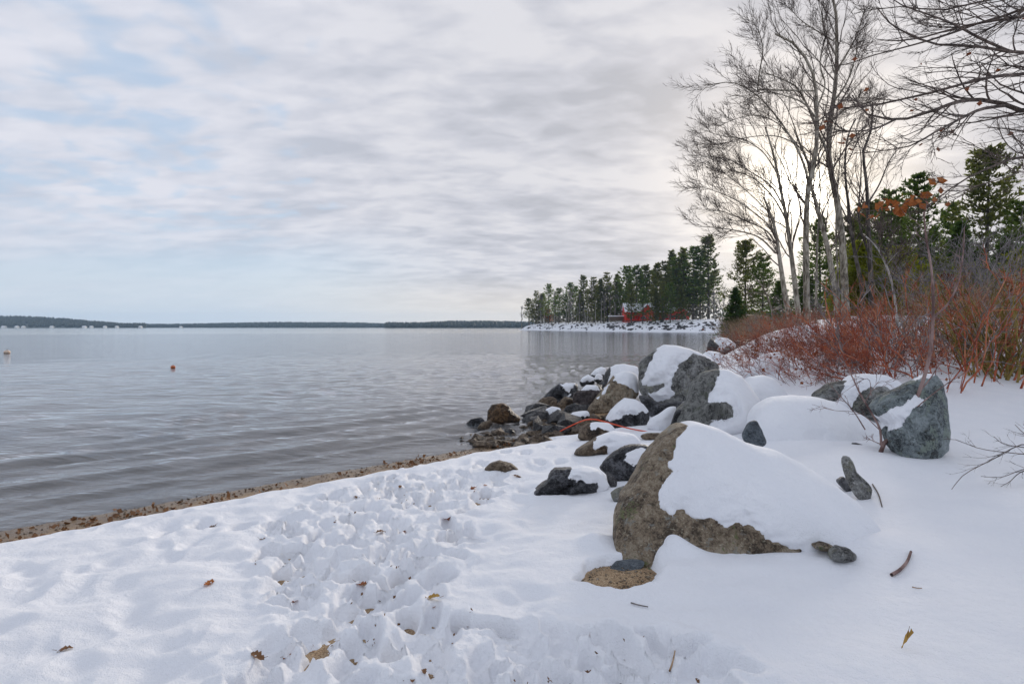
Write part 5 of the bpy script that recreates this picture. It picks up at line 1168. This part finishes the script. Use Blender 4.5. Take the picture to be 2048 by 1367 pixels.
# rocks and ledges along the foot of the point
r = np.random.default_rng(77)
def point_bank(r, n):
    a = np.array([(86, 220), (72, 228), (58, 236), (44, 262), (26, 335), (6, 402)]); u = r.uniform(0, 5, n); i = u.astype(int); P = a[i] + (a[i+1]-a[i])*(u-i)[:, None]
    return P + np.array([.55, .8])*np.abs(r.normal(size=(n, 1)))*5 + np.array([.4, .4])
_gz = ground_z; 
V, f = pebbles(420, point_bank, .3, 1.2, 78, .05)
tag(mesh('bank_rocks', V, f, M['dark'], smooth=False), 'dark rocks showing through snow along the foot of the wooded point', 'rocks', kind='stuff')
def cove_bank(r, n):
    a = np.array([(12.5, 34), (17, 46), (22, 60), (34, 92), (49, 130), (64, 168), (80, 205)]); u = r.uniform(0, 6, n); i = u.astype(int); P = a[i] + (a[i+1]-a[i])*(u-i)[:, None]; return P + np.abs(r.normal(size=(n, 1)))*np.array([.9, -.3])*1.5
V, f = pebbles(300, cove_bank, .2, .8, 79, .1)
tag(mesh('cove_rocks', V, f, M['dark'], smooth=False), 'dark stones along the snowy edge of the cove', 'rocks', kind='stuff')
# brush at the cove edge
def brush(n, seed):
    r = np.random.default_rng(seed); P = cove_bank(r, n) + np.array([2.0, 0]) + r.normal(size=(n, 2))*np.array([2.5, 2.5]); P = P[land_sd(P[:, 0], P[:, 1]) > .8]; n = len(P); z = ground_z(P[:, 0], P[:, 1])
    s_ = np.clip(P[:, 1]/40, .6, 3); b = np.stack([P[:, 0], P[:, 1], z], -1); tip = b + np.stack([r.normal(size=n)*.5 - .3, r.normal(size=n)*.4, r.uniform(.5, 1.4, n)], -1)*s_[:, None]
    pts = np.stack([b, (b+tip)/2 + r.normal(size=(n, 3))*.06, tip], 1); return tubes([(pts, np.repeat((.008*s_)[:, None], 3, 1)*np.array([1, .8, .5]), 3)])
V, q = brush(9000, 81); tag(mesh('cove_brush', V, q, M['tanshrub']), 'low brown brush along the far side of the cove', 'brush', kind='stuff')
# buoys
def buoy(label, X, Y, r_, col):
    d = (CAMZ-.02)*F/(Y-HZ); x = (X-1024)/F*d; root = empty('buoy', (x, d, 0)); tag(root, label, 'buoy', 'mooring buoys')
    m = plain('buoy_'+col, (.45, .10, .03) if col == 'orange' else (.62, .42, .30), (.6, .17, .06) if col == 'orange' else (.78, .66, .55), 12, .4)
    zz = np.linspace(-1, 1, 12); R = np.sqrt(np.clip(1-zz**2, .0, 1))*r_; R[5:7] *= 1.07
    P = np.stack([np.full(12, x), np.full(12, d), zz*r_*.9 + r_*.45], -1); V, q = tube_arrays(P[None], R[None] + .003, 16); mesh('float', V, q, m, root, True, (x, d, 0))
    a = np.linspace(0, 2*math.pi, 14); ring = np.stack([x + np.cos(a)*r_*.2, np.full(14, d), r_*1.45 + np.sin(a)*r_*.2], -1); V, q = tube_arrays(ring[None], np.full((1, 14), r_*.05), 6); mesh('eye_ring', V, q, M['barkdark'], root, True, (x, d, 0))
buoy('pale weathered buoy floating at the far left', 14, 706, .20, 'pale'); buoy('small orange buoy floating off the beach', 346, 735, .105, 'orange')
# fallen leaves
def fallen_leaf(label, X, Y, wpx, m_, seed, upright=False):
    r = np.random.default_rng(seed); p = hit(X, Y); s = wpx/F*p[1]
    k = np.linspace(0, 1, 9); wv = np.array([.03, .25, .38, .30, .5, .34, .42, .2, .02]); lobes = np.stack([k-.5, wv*.62], -1)
    V = []
    for t_, w_ in zip(k, wv*.62):
        for v in (-1, -.5, 0, .5, 1): V.append(((t_-.5), v*w_, .22*(v*w_/.3)**2*.5 + .18*math.sin(t_*4+seed) * .5 + .03*r.normal()))
    V = np.array(V)*s; a = r.uniform(0, 6.3); c, s_ = math.cos(a), math.sin(a); V = np.stack([V[:, 0]*c - V[:, 1]*s_, V[:, 0]*s_ + V[:, 1]*c, V[:, 2]], -1)
    if upright: V = np.stack([V[:, 0]*.5, V[:, 1]*.4, V[:, 0]*1.1 + V[:, 2]], -1)
    V[:, 2] -= V[:, 2].min() + .004
    idx = np.arange(45).reshape(9, 5); f = np.stack([idx[:-1, :-1], idx[:-1, 1:], idx[1:, 1:], idx[1:, :-1]], -1).reshape(-1, 4)
    root = empty('fallen_leaf', p); tag(root, label, 'leaf', 'fallen leaves on the snow'); mesh('blade', V + p, f, M[m_], root, True, p)
    st = np.array([[-.5, 0, 0], [-.62, .02, .05], [-.78, .0, .12]])*s; st = np.stack([st[:, 0]*c, st[:, 0]*s_, st[:, 2] + .01], -1) if not upright else np.array([[0, 0, .5], [.02, 0, .8], [.1, 0, 1.1]])*s
    V, q = tube_arrays((st + p)[None], np.array([[.0015, .0012, .001]]), 4); mesh('stalk', V, q, M['deadleaf'], root, True, p)
LV = [('curled orange leaf alone on smooth snow at the lower left', 418, 1167, 28, 'orangeleaf'), ('tiny tan leaf scrap above and right of the lone curled leaf', 512, 1127, 11, 'deadleaf'), ('rust leaf on the snow right of the boot holes', 893, 1041, 26, 'rustleaf'),
      ('orange leaf standing in a boot hole in the middle of the trodden snow', 810, 1064, 16, 'orangeleaf'), ('brown leaf in the pit left of the standing orange leaf', 762, 1066, 20, 'deadleaf'), ('golden brown leaf deep in a boot hole at the trail\'s right', 865, 1196, 30, 'yellowleaf'), ('dark leaf bit just below the golden brown leaf', 868, 1212, 12, 'rustleaf'),
      ('bright orange leaf in the trodden snow near the bottom', 577, 1310, 28, 'orangeleaf'), ('tan crumpled leaf clump left of the bright orange leaf', 515, 1317, 34, 'deadleaf'), ('dark brown leaf at the lower far left corner', 130, 1300, 26, 'deadleaf'), ('brown leaf at the bottom edge in the trodden snow', 848, 1343, 20, 'deadleaf'), ('tan leaf at the bottom edge left of the brown one', 825, 1360, 18, 'deadleaf'),
      ('red-brown leaf edge in the left boot pit', 588, 1203, 22, 'rustleaf'), ('rust leaf scrap in the middle boot pit', 722, 1170, 26, 'rustleaf'), ('small brown leaf near the sand at the trail\'s upper end', 800, 975, 12, 'deadleaf'), ('dark leaf scrap at the trail\'s upper left', 712, 996, 14, 'deadleaf'), ('red-brown leaf near the lone brown rock', 947, 977, 18, 'rustleaf'), ('tiny orange leaf right of the red-brown leaf', 971, 971, 9, 'orangeleaf'),
      ('tan leaf on the snow just right of the lone brown rock', 1035, 953, 16, 'deadleaf'), ('dark leaf tuft in the snow at far left of the trail', 425, 1053, 14, 'deadleaf'), ('leaf against the trail\'s left wall', 525, 1078, 12, 'deadleaf'), ('brown leaf at the right of the bottom trodden snow', 1395, 1361, 14, 'deadleaf')]
for i, (lab, X, Y, w, m_) in enumerate(LV): fallen_leaf(lab, X, Y, w, m_, 700+i)
fallen_leaf('yellow leaf standing upright in a hollow at the lower right', 1815, 1300, 44, 'yellowleaf', 760, True)
def stick(label, pts, rr, m_, lift=.008):
    P = np.array([hit(*p) for p in pts]); P[:, 2] += lift; P = resample(P, 14); g = P[0].copy()
    V, q = tube_arrays(P[None], (rr*np.linspace(1, .7, 14))[None], 7); c0 = P[0]; o = mesh('stick', V, q, M[m_], None, True, g); tag(o, label, 'stick')
stick('curved red-brown stick on smooth snow at the lower right', [(1783, 1153), (1800, 1143), (1814, 1127), (1822, 1107)], .010, 'sapbark', .012)
stick('thin straw on the trodden snow at the bottom right of centre', [(1339, 1346), (1345, 1328), (1350, 1306)], .004, 'tanshrub')
stick('small grey twig on the snow below the gravel patch', [(1262, 1208), (1278, 1212), (1296, 1216)], .004, 'greytwig')
stick('short forked straw right of the curved stick', [(1824, 1176), (1834, 1178), (1844, 1179)], .003, 'tanshrub')
stick('brown twig lying right of the narrow upright stone', [(1745, 970), (1757, 990), (1764, 1015)], .006, 'twig')
# litter in the trodden pits and along the water line
dp = []
for (cx, cy, a, L_, W_, depth) in PITS:
    if depth > .120: dp.append(np.array([cx, cy]) + np.random.default_rng(int(abs(cx*1000))).normal(size=(9, 2))*.045)
dp = np.concatenate(dp); z = snow_z(dp[:, 0], dp[:, 1]); P = np.concatenate([dp, z[:, None] + .003], 1)
V, f = leaf_tris(P, .022, r); tag(mesh('trail_litter', V, f, M['deadleaf'], smooth=False), 'bits of dead leaf and dirt in the boot holes', 'litter', kind='stuff')
n = 900; t_ = np.clip(r.choice(r.uniform(-9, 7.8, 60), n) + r.normal(size=n)*.22, -9, 7.8); s_ = np.clip(.5 + .2*r.normal(size=n), .05, 1.1); Q = P0 + TAN*t_[:, None] + NRM*s_[:, None]; P = np.concatenate([Q, ground_z(Q[:, 0], Q[:, 1])[:, None] + .012], 1)
V, f = leaf_tris(P, .06, r); tag(mesh('shore_leaves', V, f, M['deadleaf'], smooth=False), 'wet brown leaves strewn along the sandy waterline', 'leaves', kind='stuff')

# ------------------------------------------------------------------ the air over the lake
def haze():
    m = bpy.data.materials.new('haze_air'); m.use_nodes = True; t = NT(m.node_tree); t.n.clear(); out = t.new('ShaderNodeOutputMaterial')
    v = t.new('ShaderNodeVolumePrincipled'); v.inputs['Color'].default_value = (.50, .72, 1, 1); v.inputs['Density'].default_value = .00012; v.inputs['Anisotropy'].default_value = .2
    t.l.new(v.outputs[0], out.inputs['Volume'])
    V, f = box(-3800, 3800, -3600, 4200, -6, 95); tag(mesh('haze', V, f[:, ::-1] if False else f, m, smooth=False), kind='stuff', label='thin blue air over the lake', cat='haze')
haze()
